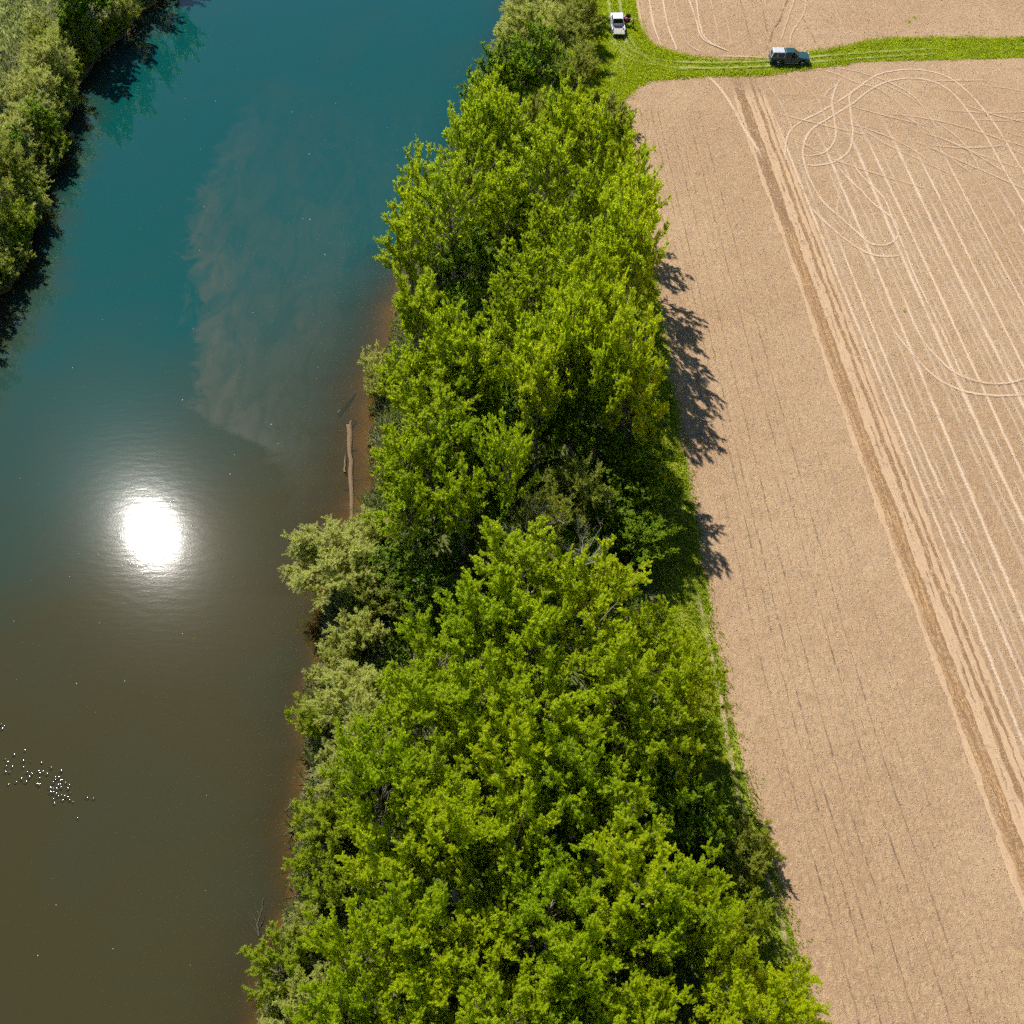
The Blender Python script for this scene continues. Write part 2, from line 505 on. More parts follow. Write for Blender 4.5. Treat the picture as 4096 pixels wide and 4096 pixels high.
upper_field = polygon_sheet('ploughed_field', [(13.6, 600), *[(p[0] + rr.normal(0, 0.12), p[1] + rr.normal(0, 0.18)) for p in smooth_path([(14.6, 185)] + UB, 0.7)], (700, UB[-1][1] + 4), (700, 600)], 0.03, M['soil'])

meadow_pts = [(5.5, 600), (5.0, 178), (6.0, 165), (7.0, 150), (9.5, 138), (12.5, 120), (12.8, 100), (13.2, 80), (13.8, 60), (14.6, 45), (15.8, 32), (17, 18), (19, -60),
              (30, -60), (30, 60), (22, 120), (22, 141), (60, 146), (120, 150), (700, 152), (700, 172), (120, 172), (60, 168), (24, 168), (20, 180), (18, 600)]
polygon_sheet('meadow', meadow_pts, 0.012, M['turf'])
polygon_sheet('meadow', [(-1400, 1500), (-1400, 60), (-120, 60), (-90, 85), (-78, 105), (-76, 130), (-74, 150), (-70, 175), (-64, 215), (-40, 320), (50, 600), (220, 1400), (220, 1500)], 0.33, M['turf_pale'])

_ribbon_n = 0


def ribbon(name, pts, width, mat, parent, z0=0.034, ridge=0.02, jitter=0.02, step=0.6, wvar=0.12, fade=0.5):
    """a strip laid along a path on the ground, with a low profile across it"""
    global _ribbon_n
    _ribbon_n += 1
    z0 = z0 + 0.0011 * _ribbon_n
    P = smooth_path(pts, step)
    rg = np.random.default_rng(100 + _ribbon_n)
    P = P + rg.normal(0, jitter, P.shape)
    T = np.gradient(P, axis=0)
    T /= np.linalg.norm(T, axis=1)[:, None] + 1e-9
    N = np.stack([-T[:, 1], T[:, 0]], 1)
    s = np.concatenate([[0], np.cumsum(np.linalg.norm(np.diff(P, axis=0), axis=1))])
    ac = np.array([-1, -0.6, 0, 0.6, 1])
    prof = np.array([0, ridge, 0.0, ridge, 0])
    w = 0.5 * width * (1 + wvar * np.sin(s * 0.7 + rg.random() * 6) + rg.normal(0, 0.05, len(s)))
    XY = P[:, None, :] + N[:, None, :] * (ac[None, :, None] * w[:, None, None])
    Z = z0 + prof[None] + 0 * w[:, None]
    V = np.concatenate([XY, Z[..., None]], -1)
    nr = len(P)
    i = np.arange(nr - 1)[:, None] * 5 + np.arange(4)[None]
    Q = np.stack([i + 5, i + 6, i + 1, i], -1).reshape(-1, 4)
    me = quads_mesh(name, V.reshape(-1, 3), Q, smooth=True, point_attr={'across': np.tile(ac, nr), 'along': np.repeat(s, 5), 'fade': np.repeat(np.clip(np.minimum(s, s[-1] - s) / fade + 0.05, 0, 1), 5)})
    return link(name, me, parent, mat)


def r7(pts): return [G(x / 1.3796 + 2900, y / 1.3796 + 200) for x, y in pts]
def r2(pts): return [G(x / 1.756 + 2300, y / 1.756) for x, y in pts]


# the freshly turned furrow: moist soil, a smoothed shoulder, then more turned soil
FUR = [G(*p) for p in [(2933, 309), (3020, 600), (3096, 800), (3161, 990), (3219, 1142), (3284, 1352), (3350, 1560), (3604, 2183), (3710, 2480), (3880, 2968), (4096, 3583)]]
fy = np.array([p[1] for p in FUR])[::-1]; fx = np.array([p[0] for p in FUR])[::-1]
cf = np.polyfit(fy, fx, 2)
def fur(y, off): return (float(np.polyval(cf, y)) + off, y)
FYS = list(np.arange(8, 146, 6)) + [146.5]
rp = random.Random(4)
def furline(off, y0=0, y1=200, wob=0.12):
    return [(fur(y, off)[0] + rp.uniform(-wob, wob), y) for y in FYS if y0 <= y <= y1]
for off, w, mt, y0, y1 in ((-0.45, 0.5, 'tan', 0, 200), (0.05, 0.42, 'moist', 0, 112), (0.05, 0.5, 'moist2', 105, 200), (0.42, 0.30, 'moist2', 0, 200), (0.70, 0.50, 'moist', 0, 118), (0.70, 0.4, 'moist2', 110, 200), (1.05, 0.30, 'moist2', 0, 150),
                           (1.45, 0.55, 'tan', 0, 200), (1.72, 0.18, 'crack', 0, 200), (1.95, 0.5, 'tan', 0, 200), (2.35, 0.36, 'moist2', 0, 200), (2.55, 0.18, 'moist', 30, 140), (2.85, 0.42, 'tan', 0, 200),
                           (3.2, 0.26, 'moist2', 0, 200), (3.55, 0.45, 'tan', 0, 200)):
    ribbon('soil_shoulder' if mt == 'tan' else 'turned_furrow', furline(off, y0, y1, 0.07), w * 1.15, M[mt], lower_field, ridge=0.05 if mt == 'tan' else 0.025, wvar=0.3, fade=6, jitter=0.05)
# straight wheel tracks in pairs beside it
for off, y0, y1, mt in [(4.3, 0, 147, 'track'), (6.3, 0, 122, 'track'), (7.0, 0, 110, 'faint'), (9.0, 0, 140, 'track'), (10.8, 0, 141, 'faint'), (13.0, 30, 144, 'track'), (15.0, 30, 143, 'track'),
                        (16.4, 40, 142, 'faint'), (18.6, 50, 141, 'track'), (20.6, 50, 140, 'track'), (22.6, 50, 139, 'faint'), (24.4, 60, 138, 'track'), (26.4, 60, 134, 'faint'), (29.0, 70, 130, 'track'), (31.0, 70, 128, 'faint'),
                        (34.0, 90, 126, 'faint'), (36.0, 90, 124, 'faint')] + [(o_, 8, 140 - 0.5 * o_, 'faint') for o_ in (5.2, 8.1, 11.8, 14.1, 17.4, 19.5, 21.7, 23.6, 25.5, 27.8, 30.1, 32.6)]:
    bend = [(fur(y, off)[0] + 0.25 * math.sin(y * 0.05 + off) - 0.012 * max(0, y - 128) ** 2 * (0.6 if off > 8 else 0.15), y) for y in np.arange(max(y0, 8), y1, 5)]
    ribbon('tyre_track', bend, rp.uniform(0.45, 0.85) if mt == 'track' else rp.uniform(0.4, 0.7), M[mt], lower_field, fade=14)
loops = [
    [(330, 640), (330, 560), (345, 480), (400, 410), (550, 330), (680, 250), (820, 150), (920, 120), (1050, 110), (1200, 140), (1300, 200), (1400, 300), (1500, 430), (1600, 600), (1700, 760)],
    [(470, 740), (440, 640), (430, 540), (470, 450), (570, 380), (700, 300), (820, 210), (950, 165), (1100, 165), (1230, 220), (1330, 330), (1450, 500), (1560, 700), (1700, 930)],
    [(400, 580), (480, 585), (560, 560), (610, 480), (600, 370), (590, 280), (620, 190), (655, 150)],
    [(370, 625), (480, 640), (600, 620), (680, 560), (705, 460), (690, 330), (690, 250), (750, 190)],
    [(440, 620), (470, 720), (540, 840), (640, 930), (740, 1020), (800, 1070), (880, 1080), (940, 1050), (955, 1000), (920, 930), (830, 860), (740, 770), (650, 680), (600, 610)],
    [(430, 830), (540, 940), (640, 1030), (760, 1110), (850, 1140), (940, 1140), (1015, 1125)],
    [(680, 570), (740, 680), (850, 790), (890, 850), (940, 980), (1000, 1130), (1060, 1280), (1200, 1560), (1340, 1880)],
    [(960, 1300), (1060, 1550), (1170, 1700), (1300, 1800), (1430, 1840), (1560, 1840), (1720, 1800)],
    [(880, 1480), (1000, 1640), (1150, 1800), (1300, 1880), (1480, 1910), (1720, 1900)],
    [(-130, 130), (-60, 180), (0, 255), (60, 350), (110, 450), (160, 520), (215, 620)],
    [(620, 640), (630, 760), (620, 890), (640, 960), (700, 1010)],
    [(205, 150), (300, 290), (370, 440), (420, 620)], [(330, 130), (420, 190), (520, 290), (560, 420), (590, 560)],
    [(480, 100), (600, 130), (720, 180), (850, 220), (980, 320), (1100, 470)], [(560, 95), (720, 120), (900, 180), (1050, 270), (1190, 470)],
    [(540, 300), (560, 240), (640, 170)], [(540, 880), (600, 940), (700, 1060), (790, 1190), (880, 1400)],
]
for i, l in enumerate(loops):
    ribbon('tyre_track', r7(l), 0.46 if i < 9 else (0.7 if i == 9 else 0.40), M['track' if i < 10 else 'faint'], lower_field, step=0.4, fade=3)
for i in range(26):   # faint criss-cross on the headland
    x_ = rp.uniform(33, 66); y_ = rp.uniform(128, 146); a_ = rp.uniform(-1.2, 0.2); c_ = rp.uniform(-0.06, 0.06); q_ = []
    for st in range(rp.randint(5, 9)):
        q_.append((x_, y_)); x_ += 2.5 * math.cos(a_); y_ += 2.5 * math.sin(a_); a_ += c_ * 2.5
        y_ = min(y_, LT[0][1] + 5 + 0.07 * (x_ - 16) )
    ribbon('tyre_track', q_, rp.uniform(0.3, 0.5), M['faint'], lower_field, fade=5)
# edge of each wheel rut that the tyre pushed up
for l in ([(400, 587), (480, 592), (560, 567)], [(800, 1076), (880, 1086), (940, 1056)], [(1300, 1806), (1430, 1847), (1560, 1847), (1650, 1830)], [(1015, 1060), (1060, 1080), (1095, 1130)]):
    ribbon('rut_edge', r7(l), 0.16, M['crack'], lower_field)
for l, mt, w in [([(515, -40), (550, 170), (605, 330)], 'track', 0.5), ([(610, -40), (650, 180), (720, 365)], 'track', 0.5), ([(785, -40), (850, 150), (890, 270), (970, 320), (1080, 365)], 'track', 0.42),
                 ([(845, -40), (880, 190), (930, 290), (1060, 360)], 'track', 0.42), ([(945, -40), (990, 180), (1010, 300)], 'faint', 0.4), ([(690, -20), (740, 200), (790, 310), (880, 370)], 'faint', 0.42),
                 ([(1500, -40), (1440, 130), (1380, 230), (1370, 300)], 'moist2', 0.35), ([(1635, -40), (1600, 110), (1520, 240), (1510, 330)], 'faint', 0.4), ([(1550, -30), (1490, 150), (1440, 300)], 'faint', 0.35),
                 ([(430, -30), (455, 120), (480, 230)], 'tan', 0.5), ([(1000, 400), (1250, 405), (1400, 420)], 'faint', 0.5), ([(1020, -30), (1070, 180), (1100, 330)], 'faint', 0.3),
                 ([(1150, -30), (1210, 200), (1240, 330)], 'crack', 0.25), ([(1300, -30), (1330, 140), (1350, 240)], 'crack', 0.3), ([(1600, 130), (1650, 230), (1700, 320)], 'crack', 0.25), ([(1800, -20), (1850, 130), (1900, 260)], 'faint', 0.3)]:
    ribbon('tyre_track', r2(l), w, M[mt], upper_field)
# planting slots in the rows between the trees and the furrow
for k in range(16):
    off = 0.7 + 0.80 * k + rp.uniform(-0.08, 0.08)
    strong = k in (1, 3, 4, 6, 9, 11)
    pts = [(float(xf(y)) * 0.45 + 0.55 * (float(np.polyval(cf, y)) - 15.4) + off + rp.uniform(-0.02, 0.02), y) for y in np.arange(6, 139 if k < 12 else 120, 4)]
    ribbon('planting_slot', pts, 0.17 if strong else 0.13, M['crack' if strong else 'slot'], lower_field, ridge=0.004, jitter=0.025, wvar=0.4)

# dusty wheel path between the wood and the field, lane tracks through the meadow
ribbon('worn_path', [(float(xf(y)) - 0.75 + 0.2 * math.sin(y * 0.3), y) for y in np.arange(22, 60, 4)], 0.55, M['dust'], None, z0=0.016, fade=6)['kind'] = 'structure'
for off, w in ((-0.85, 0.6), (0.85, 0.7)):
    pts = [(15.75 + off, 240), (15.75 + off, 185), (15.75 + off, 170), (15.9 + off, 160), (16.3 + off, 154.5), (18.0 + off * 0.8, 151.6 + off * 0.9), (21.5, 149.9 + off * 0.9), (27, 149.1 + off * 0.9), (34, 149.4 + off * 0.85), (40, 150.2 + off * 0.85), (50, 151.8 + off * 0.85), (62, 153.2 + off * 0.85)]
    ribbon('wheel_track', pts, w, M['mown'], None, z0=0.02)['kind'] = 'structure'
for l, w in (([(300, 430), (270, 520), (260, 600)], 0.5), ([(340, 380), (330, 450), (345, 530)], 0.45), ([(380, 250), (430, 340), (520, 420), (640, 470), (800, 495)], 0.7), ([(300, 300), (350, 370), (450, 420)], 0.6)):
    ribbon('wheel_track', r2(l), w, M['mown'], None, z0=0.02)['kind'] = 'structure'


# clods and chopped straw on the soil
def in_view(x, y):
    d = np.stack([x, y, np.full_like(x, -CAM_H)], -1)
    dep = d @ _F
    px = 2048 + _f * d[:, 0] / dep
    py = 2048 - _f * (d @ _U) / dep
    return (px > -150) & (px < 4250) & (py > -150) & (py < 4250)


def points_in_poly(x, y, poly):
    inside = np.zeros(len(x), bool)
    n = len(poly)
    for i in range(n):
        x1, y1 = poly[i]; x2, y2 = poly[(i + 1) % n]
        if y1 == y2: continue
        c = ((y1 > y) != (y2 > y)) & (x < (x2 - x1) * (y - y1) / (y2 - y1) + x1)
        inside ^= c
    return inside


def clods(name, n, box, poly, parent, mat, smin, smax, seed, flat=0.6, long=1.0):
    rg = np.random.default_rng(seed)
    x = rg.uniform(box[0], box[1], n); y = rg.uniform(box[2], box[3], n)
    k = in_view(x, y) & points_in_poly(x, y, poly)
    x, y = x[k], y[k]
    n = len(x)
    s = smin + (smax - smin) * rg.random(n) ** 3
    a = rg.uniform(0, 2 * math.pi, n)
    base = np.array([[-1, -0.7, 0], [1, -0.8, 0], [0.8, 0.8, 0], [-0.9, 0.7, 0], [-0.4, -0.3, 1], [0.45, -0.25, 0.9], [0.3, 0.4, 1.0], [-0.4, 0.35, 0.8]])
    B = base[None] * np.array([long, 1, flat]) * s[:, None, None] + rg.normal(0, 0.15, (n, 8, 3)) * s[:, None, None]
    B[:, :4, 2] = -0.01
    ca, sa = np.cos(a)[:, None], np.sin(a)[:, None]
    X = B[..., 0] * ca - B[..., 1] * sa + x[:, None]
    Y = B[..., 0] * sa + B[..., 1] * ca + y[:, None]
    V = np.stack([X, Y, B[..., 2] + 0.03], -1).reshape(-1, 3)
    q = np.array([[0, 1, 5, 4], [1, 2, 6, 5], [2, 3, 7, 6], [3, 0, 4, 7], [4, 5, 6, 7]])
    Q = (np.arange(n)[:, None, None] * 8 + q[None]).reshape(-1, 4)
    me = quads_mesh(name, V, Q)
    o = link(name, me, parent, mat)
    o['kind'] = 'stuff'
    return o


LFP = field_left + [tuple(p) for p in LT] + [(200, 150), (200, -60)]
UFP = [(13.8, 200), *UB, (200, 168), (200, 200)]
M['clod'] = simple('clod_soil', (0.333, 0.222, 0.134), 0.95, spec=0.1, grime=0.5)
M['straw'] = simple('straw_bits', (0.348, 0.261, 0.140), 0.8, spec=0.2, grime=0.3)
clods('clods', 90000, (14, 85, 15, 150), LFP, lower_field, M['clod'], 0.025, 0.105, 1, flat=0.5)
clods('straw_litter', 45000, (14, 85, 15, 150), LFP, lower_field, M['straw'], 0.02, 0.042, 2, flat=0.4, long=4.0)
clods('clods', 8000, (13, 85, 145, 185), UFP, upper_field, M['clod'], 0.05, 0.15, 3)


# ------------------------------------------------------------------ grass, undergrowth (uncountable)
def blades(name, x, y, z, mat, hgt, per, seed, wid=0.035, lean=0.6, spread=0.12, parent=None, label=None, cat=None):
    rg = np.random.default_rng(seed)
    n = len(x) * per
    bx = np.repeat(x, per) + rg.normal(0, spread, n); by = np.repeat(y, per) + rg.normal(0, spread, n); bz = np.repeat(z, per)
    h = np.repeat(hgt * (0.6 + 0.8 * rg.random(len(x))), per) * (0.7 + 0.6 * rg.random(n))
    a = rg.uniform(0, 2 * math.pi, n)
    l = lean * rg.random(n) * h
    w = wid * (0.6 + 0.8 * rg.random(n))
    d = np.stack([np.cos(a), np.sin(a), 0 * a], 1); s = np.stack([-np.sin(a), np.cos(a), 0 * a], 1)
    o = np.stack([bx, by, bz], 1)
    up = np.array([0, 0, 1.0])
    V = np.stack([o - s * w[:, None], o + s * w[:, None], o + d * l[:, None] + up * h[:, None] + s * w[:, None] * 0.3, o + d * l[:, None] * 0.55 + up * h[:, None] * 0.7 - s * w[:, None]], 1).reshape(-1, 3)
    Q = np.arange(n * 4).reshape(-1, 4)
    t = np.clip(np.repeat(rg.random(len(x)), per) * 0.45 + 0.35 * rg.random(n) + 0.12 * (1 + np.sin(bx * 0.9 + 1.3 * np.sin(by * 0.7))), 0, 1)
    me = quads_mesh(name, V, Q, face_attr={'tint': t})
    ob = link(name, me, parent, mat)
    tag(ob, label, cat, kind='stuff')
    return ob


rg = np.random.default_rng(21)
gx = rg.uniform(3, 24, 26000); gy = rg.uniform(136, 182, 26000)
lane_y = np.interp(gx, [3, 17, 24], [149, 151, 148.5])
k = points_in_poly(gx, gy, meadow_pts) & ~points_in_poly(gx, gy, LFP) & ~points_in_poly(gx, gy, UFP) & in_view(gx, gy)
k &= ~((np.abs(np.abs(gx - 15.75) - 0.85) < 0.3) & (gy > 153))
k &= ~((gx > 14.6) & (gx < 17.2) & (gy > 156.3) & (gy < 163.5))
gx, gy = gx[k], gy[k]
lx = rg.uniform(22, 90, 26000); ly = rg.uniform(144, 166, 26000)
k = ~points_in_poly(lx, ly, LFP) & ~points_in_poly(lx, ly, UFP) & in_view(lx, ly)
mid = np.interp(lx, [22, 34, 50, 90], [149.6, 149.4, 151.8, 154.0])
k &= ~((np.abs(np.abs(ly - mid) - 0.85) < 0.45) & (lx < 46))
k &= ~((lx > 36.3) & (lx < 43.6) & (ly > 147.9) & (ly < 151.4))
lx, ly = lx[k], ly[k]
fxs = rg.uniform(11, 22, 26000); fys = rg.uniform(8, 141, 26000)
dx = xf(fys) - fxs
k = (dx > 0.1) & (dx < 4.6) & ~((np.abs(dx - 0.75) < 0.2) & (fys > 26) & (fys < 56))
fxs, fys = fxs[k], fys[k]
ex = []; ey = []
for P_, nn_ in ((LT[:11], 1500), (UB[1:], 1500), ([(float(xf(y)), y) for y in np.arange(15, 140, 4)], 900)):
    Q_ = smooth_path(P_, 0.3); ii = rg.integers(0, len(Q_), nn_)
    ex.append(Q_[ii, 0] + rg.normal(0, 0.35, nn_)); ey.append(Q_[ii, 1] + rg.normal(0, 0.35, nn_))
ax = np.concatenate([gx, lx, fxs] + ex); ay = np.concatenate([gy, ly, fys] + ey)
blades('grass', ax, ay, np.full(len(ax), 0.015), M['grass'], 0.24, 7, 31, wid=0.028, lean=1.0, spread=0.20, label='bright green tall grass over the meadow, the lane and the field margin', cat='grass')


def ground_z(x, y):
    d = x - xr(y)
    return np.interp(d, [-3, 0, 1.2, 2.5, 4.2, 6], [-2.9, WATER_Z, -1.7, -0.8, -0.15, 0.0])


bx = rg.uniform(-0.2, 5.0, 7000); by = rg.uniform(5, 182, 7000)
bxx = xr(by) + bx
blades('bank_grass', bxx, by, ground_z(bxx, by), M['reed'], 0.75, 6, 32, wid=0.04, lean=1.1, spread=0.25, label='pale drooping grass along the foot of the wooded river bank', cat='grass')
wx = rg.uniform(0, 30, 9000) ; wy = rg.uniform(95, 205, 9000)
wxx = xl(wy) - wx - 0.3
blades('bank_grass', wxx, wy, np.interp(wx + 0.3, [0, 1.2, 3.2, 6, 12], [WATER_Z, -1.6, -0.6, 0.05, 0.3]), M['reed'], 0.6, 6, 33, wid=0.06, lean=1.1, spread=0.3, label='rough pale grass on the opposite river bank', cat='grass')

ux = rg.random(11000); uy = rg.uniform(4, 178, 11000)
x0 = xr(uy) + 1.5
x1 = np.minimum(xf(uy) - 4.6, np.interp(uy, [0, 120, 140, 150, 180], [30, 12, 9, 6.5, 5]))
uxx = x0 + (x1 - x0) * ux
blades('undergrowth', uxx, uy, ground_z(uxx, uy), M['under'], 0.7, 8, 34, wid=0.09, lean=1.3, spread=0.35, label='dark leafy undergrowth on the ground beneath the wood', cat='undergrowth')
# weeds in the soil
zx = np.array([G(3640, 90)[0], G(3645, 70)[0], 33.5, 44, 40.5]); zy = np.array([G(3640, 90)[1], G(3645, 70)[1], 122, 96, 66])
blades('weeds', np.repeat(zx, [6, 5, 2, 2, 1]) + rg.normal(0, 0.25, 16), np.repeat(zy, [6, 5, 2, 2, 1]) + rg.normal(0, 0.4, 16), np.full(16, 0.03), M['grass'], 0.14, 6, 35, wid=0.05, label='scattered green weeds sprouting in the bare soil', cat='weeds')


# ------------------------------------------------------------------ trees
def tube(points, radii, sides):
    P = np.asarray(points, float); R = np.asarray(radii, float)
    T = np.gradient(P, axis=0); T /= np.linalg.norm(T, axis=1)[:, None] + 1e-9
    ref = np.where(np.abs(T[:, 2:3]) > 0.9, np.array([[1.0, 0, 0]]), np.array([[0, 0, 1.0]]))
    A = np.cross(T, ref); A /= np.linalg.norm(A, axis=1)[:, None] + 1e-9
    B = np.cross(T, A)
    th = np.arange(sides) * 2 * math.pi / sides
    V = P[:, None] + R[:, None, None] * (A[:, None] * np.cos(th)[None, :, None] + B[:, None] * np.sin(th)[None, :, None])
    n = len(P)
    i = np.arange(n - 1)[:, None] * sides + np.arange(sides)[None]
    j = np.arange(n - 1)[:, None] * sides + (np.arange(sides)[None] + 1) % sides
    Q = np.stack([i, j, j + sides, i + sides], -1).reshape(-1, 4)
    return V.reshape(-1, 3), Q


def join(parts):
    Vs, Qs, o = [], [], 0
    for V, Q in parts:
        Vs.append(V); Qs.append(Q + o); o += len(V)
    return np.concatenate(Vs), np.concatenate(Qs)


def nrm(v): return v / (np.linalg.norm(v, axis=-1, keepdims=True) + 1e-9)


STYLE = {
    #          limbs sec twig leaves twig_len  leaf(l,w)     up   droop bare
    'maple':  (19, 10, 10,  30, (0.36, 0.74), (0.162, 0.122), 0.36, 0.0, 0.005),
    'willow': (20, 10, 10,  24, (0.45, 1.00), (0.160, 0.075), 0.45, 0.12, 0.10),
    'shrub':  (16,  8,  8,  18, (0.35, 0.75), (0.150, 0.085), 0.55, 0.1, 0.04),
    'bare':   (9,   6,  5,   0, (0.40, 1.00), (0.1, 0.1), 0.45, 0.0, 1.0),
}


def tree_meshes(seed, H, R, style, shrub=False):
    limbs, sec, tw, nl, tl, (ll, lw), upw, droop, bare = STYLE[style]
    r = np.random.default_rng(seed)
    wood, twigs = [], []
    zc, zs = (0.42 * H, 0.52 * H) if shrub else (0.60 * H, 0.40 * H)
    lean = r.normal(0, 0.05, 2) * H
    n_tr = 7
    tt = np.linspace(0, 1, n_tr)
    top = 0.25 if shrub else 0.62
    trunk = np.stack([lean[0] * tt ** 1.5 + r.normal(0, 0.05, n_tr) * tt, lean[1] * tt ** 1.5 + r.normal(0, 0.05, n_tr) * tt, tt * top * H], 1)
    trunk[0] = (0, 0, -0.3)
    tr = (0.05 if shrub else 0.019 * H) * (1.25 - 0.85 * tt)
    wood.append(tube(trunk, tr, 8))
    # crown lobes: a few directions in which the crown bulges, others where it stays short
    lob = nrm(r.normal(0, 1, (6, 3)) * np.array([1, 1, 0.7])); amp = r.uniform(-0.34, 0.30, 6)
    for i in range(limbs):
        u = (i + 0.5) / limbs
        el = math.asin(np.clip(-0.18 + 1.16 * u + r.normal(0, 0.05), -0.4, 0.999)) if not shrub else math.asin(np.clip(-0.05 + 1.04 * u, -0.3, 0.999))
        az = i * 2.39996 + r.normal(0, 0.25)
        dirv = np.array([math.cos(el) * math.cos(az), math.cos(el) * math.sin(az), math.sin(el)])
        bulge = 1 + float((amp * np.clip(lob @ dirv, 0, 1) ** 2).sum()) + r.normal(0, 0.09)
        end = np.array([lean[0], lean[1], zc]) + dirv * np.array([R, R, zs]) * bulge * 0.90
        t0 = r.uniform(0.05, 0.5) if shrub else np.clip(0.42 + 0.55 * u + r.normal(0, 0.06), 0.35, 1.0)
        st = np.array([np.interp(t0, tt, trunk[:, k]) for k in range(3)])
        L = np.linalg.norm(end - st)
        c1 = st + (end - st) * 0.45 + np.array([0, 0, -0.10 * L if el > 0.9 else 0.06 * L]) + r.normal(0, 0.05, 3) * L
        s = np.linspace(0, 1, 8)[:, None]
        limb = (1 - s) ** 2 * st + 2 * s * (1 - s) * c1 + s ** 2 * end
        limb[1:-1] += r.normal(0, 0.025, (6, 3)) * L
        lr0 = min(0.45 * float(np.interp(t0, tt, tr)) + 0.012, 0.10)
        wood.append(tube(limb, np.linspace(lr0, 0.018, 8), 5))
        for j in range(sec):
            t = 0.30 + 0.70 * (j + 1) / sec + r.normal(0, 0.02)
            t = min(max(t, 0.2), 1.0)
            p = np.array([np.interp(t, np.linspace(0, 1, 8), limb[:, k]) for k in range(3)])
            tan = nrm(limb[min(7, int(t * 7) + 1)] - limb[max(0, int(t * 7) - 1)])
            out = nrm(p - np.array([lean[0], lean[1], zc - 0.3 * zs]))
            d = nrm(tan * 0.5 + out * 0.45 + r.normal(0, 0.55, 3) + np.array([0, 0, upw * 0.5 - droop * 0.4]))
            sl_ = R * r.uniform(0.20, 0.36)
            q = np.linspace(0, 1, 4)[:, None]
            secp = p + d * sl_ * q + np.array([0, 0, (upw - droop) * 0.22 * sl_]) * q ** 2
            wood.append(tube(secp, np.linspace(0.022, 0.008, 4), 3))
            for k2 in range(tw):
                tq = r.uniform(0.15, 1.0)
                b = np.array([np.interp(tq, [0, 1 / 3, 2 / 3, 1], secp[:, k]) for k in range(3)])
                dd = nrm(d * 0.55 + out * 0.35 + r.normal(0, 0.55, 3) + np.array([0, 0, upw - droop]))
                twigs.append((b, dd, r.uniform(*tl) * min(1.0, 0.55 + R / 9), r.random() < bare))
    B = np.array([t[0] for t in twigs]); Dv = np.array([t[1] for t in twigs]); Ln = np.array([t[2] for t in twigs]); Ba = np.array([t[3] for t in twigs])
    for m in np.nonzero(r.random(len(B)) < (1.0 if style == 'bare' else 0.35))[0]:
        e = B[m] + Dv[m] * Ln[m] * (1.25 if Ba[m] else 0.95)
        wood.append(tube(np.stack([B[m], 0.5 * (B[m] + e) + r.normal(0, 0.03, 3), e]), [0.010, 0.008, 0.005], 3))
    WV, WQ = join(wood)
    wood_me = quads_mesh(style + '_wood', WV, WQ, smooth=True)
    if nl == 0:
        return wood_me, None
    ok = ~Ba
    B, Dv, Ln = B[ok], Dv[ok], Ln[ok]
    n = len(B)
    s = np.tile(np.linspace(0.12, 1.0, nl), (n, 1)) + r.normal(0, 0.03, (n, nl))
    # twig curve bends up (or droops)
    P = B[:, None] + Dv[:, None] * (Ln[:, None] * s)[..., None]
    P[..., 2] += (upw * 0.25 - droop) * Ln[:, None] * s ** 2
    ref = nrm(np.cross(Dv, np.array([0.3, 0.2, 1.0])))
    ref2 = np.cross(Dv, ref)
    ph = (np.arange(nl) * 2.4)[None] + r.uniform(0, 6.28, (n, 1)) + r.normal(0, 0.4, (n, nl))
    rad = ref[:, None] * np.cos(ph)[..., None] + ref2[:, None] * np.sin(ph)[..., None]
    ld = nrm(rad * 0.9 + Dv[:, None] * 0.55 + r.normal(0, 0.35, (n, nl, 3)) + np.array([0, 0, 0.12 - 0.5 * droop]))
    ld[..., 2] *= 0.55
    ld = nrm(ld)
    side = nrm(np.cross(ld, nrm(np.array([0, 0, 1.0]) + rad * 0.15 + r.normal(0, 0.30, (n, nl, 3)))))
    nn = np.cross(side, ld)
    sz = r.uniform(0.7, 1.3, (n, nl)) * (1.05 - 0.35 * np.clip(s, 0, 1))
    l_ = (ll * sz)[..., None]; w_ = (lw * sz * 0.5)[..., None]
    a = P; tip = P + ld * l_ * 1.0 - nn * l_ * 0.12
    m1 = P + ld * l_ * 0.48 + side * w_ + nn * l_ * 0.06; m2 = P + ld * l_ * 0.48 - side * w_ + nn * l_ * 0.06
    V = np.stack([a, m1, tip, m2], 2).reshape(-1, 3)
    Q = np.arange(len(V)).reshape(-1, 4)
    tint = np.clip(0.25 + 0.45 * np.clip(s, 0, 1) * 1.0 + r.normal(0, 0.18, (n, nl)) + r.normal(0, 0.10, (n, 1)), 0, 1).reshape(-1)
    leaf_me = quads_mesh(style + '_leaves', V, Q, face_attr={'tint': tint})
    return wood_me, leaf_me


VAR = {}
VAR['maple'] = [(h_, 4.2, tree_meshes(1000 + i, h_, 4.2, 'maple')) for i, h_ in enumerate((12.0, 15.0, 14.0, 16.0, 13.0, 15.5, 14.5, 12.5, 16.5))]
VAR['willow'] = [(8.5, 3.6, tree_meshes(2000 + i, 8.5, 3.6, 'willow')) for i in range(4)]
VAR['shrub'] = [(4.6, 2.5, tree_meshes(3000 + i, 4.6, 2.5, 'shrub', True)) for i in range(4)]
VAR['bare'] = [(12.0, 2.6, tree_meshes(4000 + i, 12.0, 2.6, 'bare')) for i in range(2)]

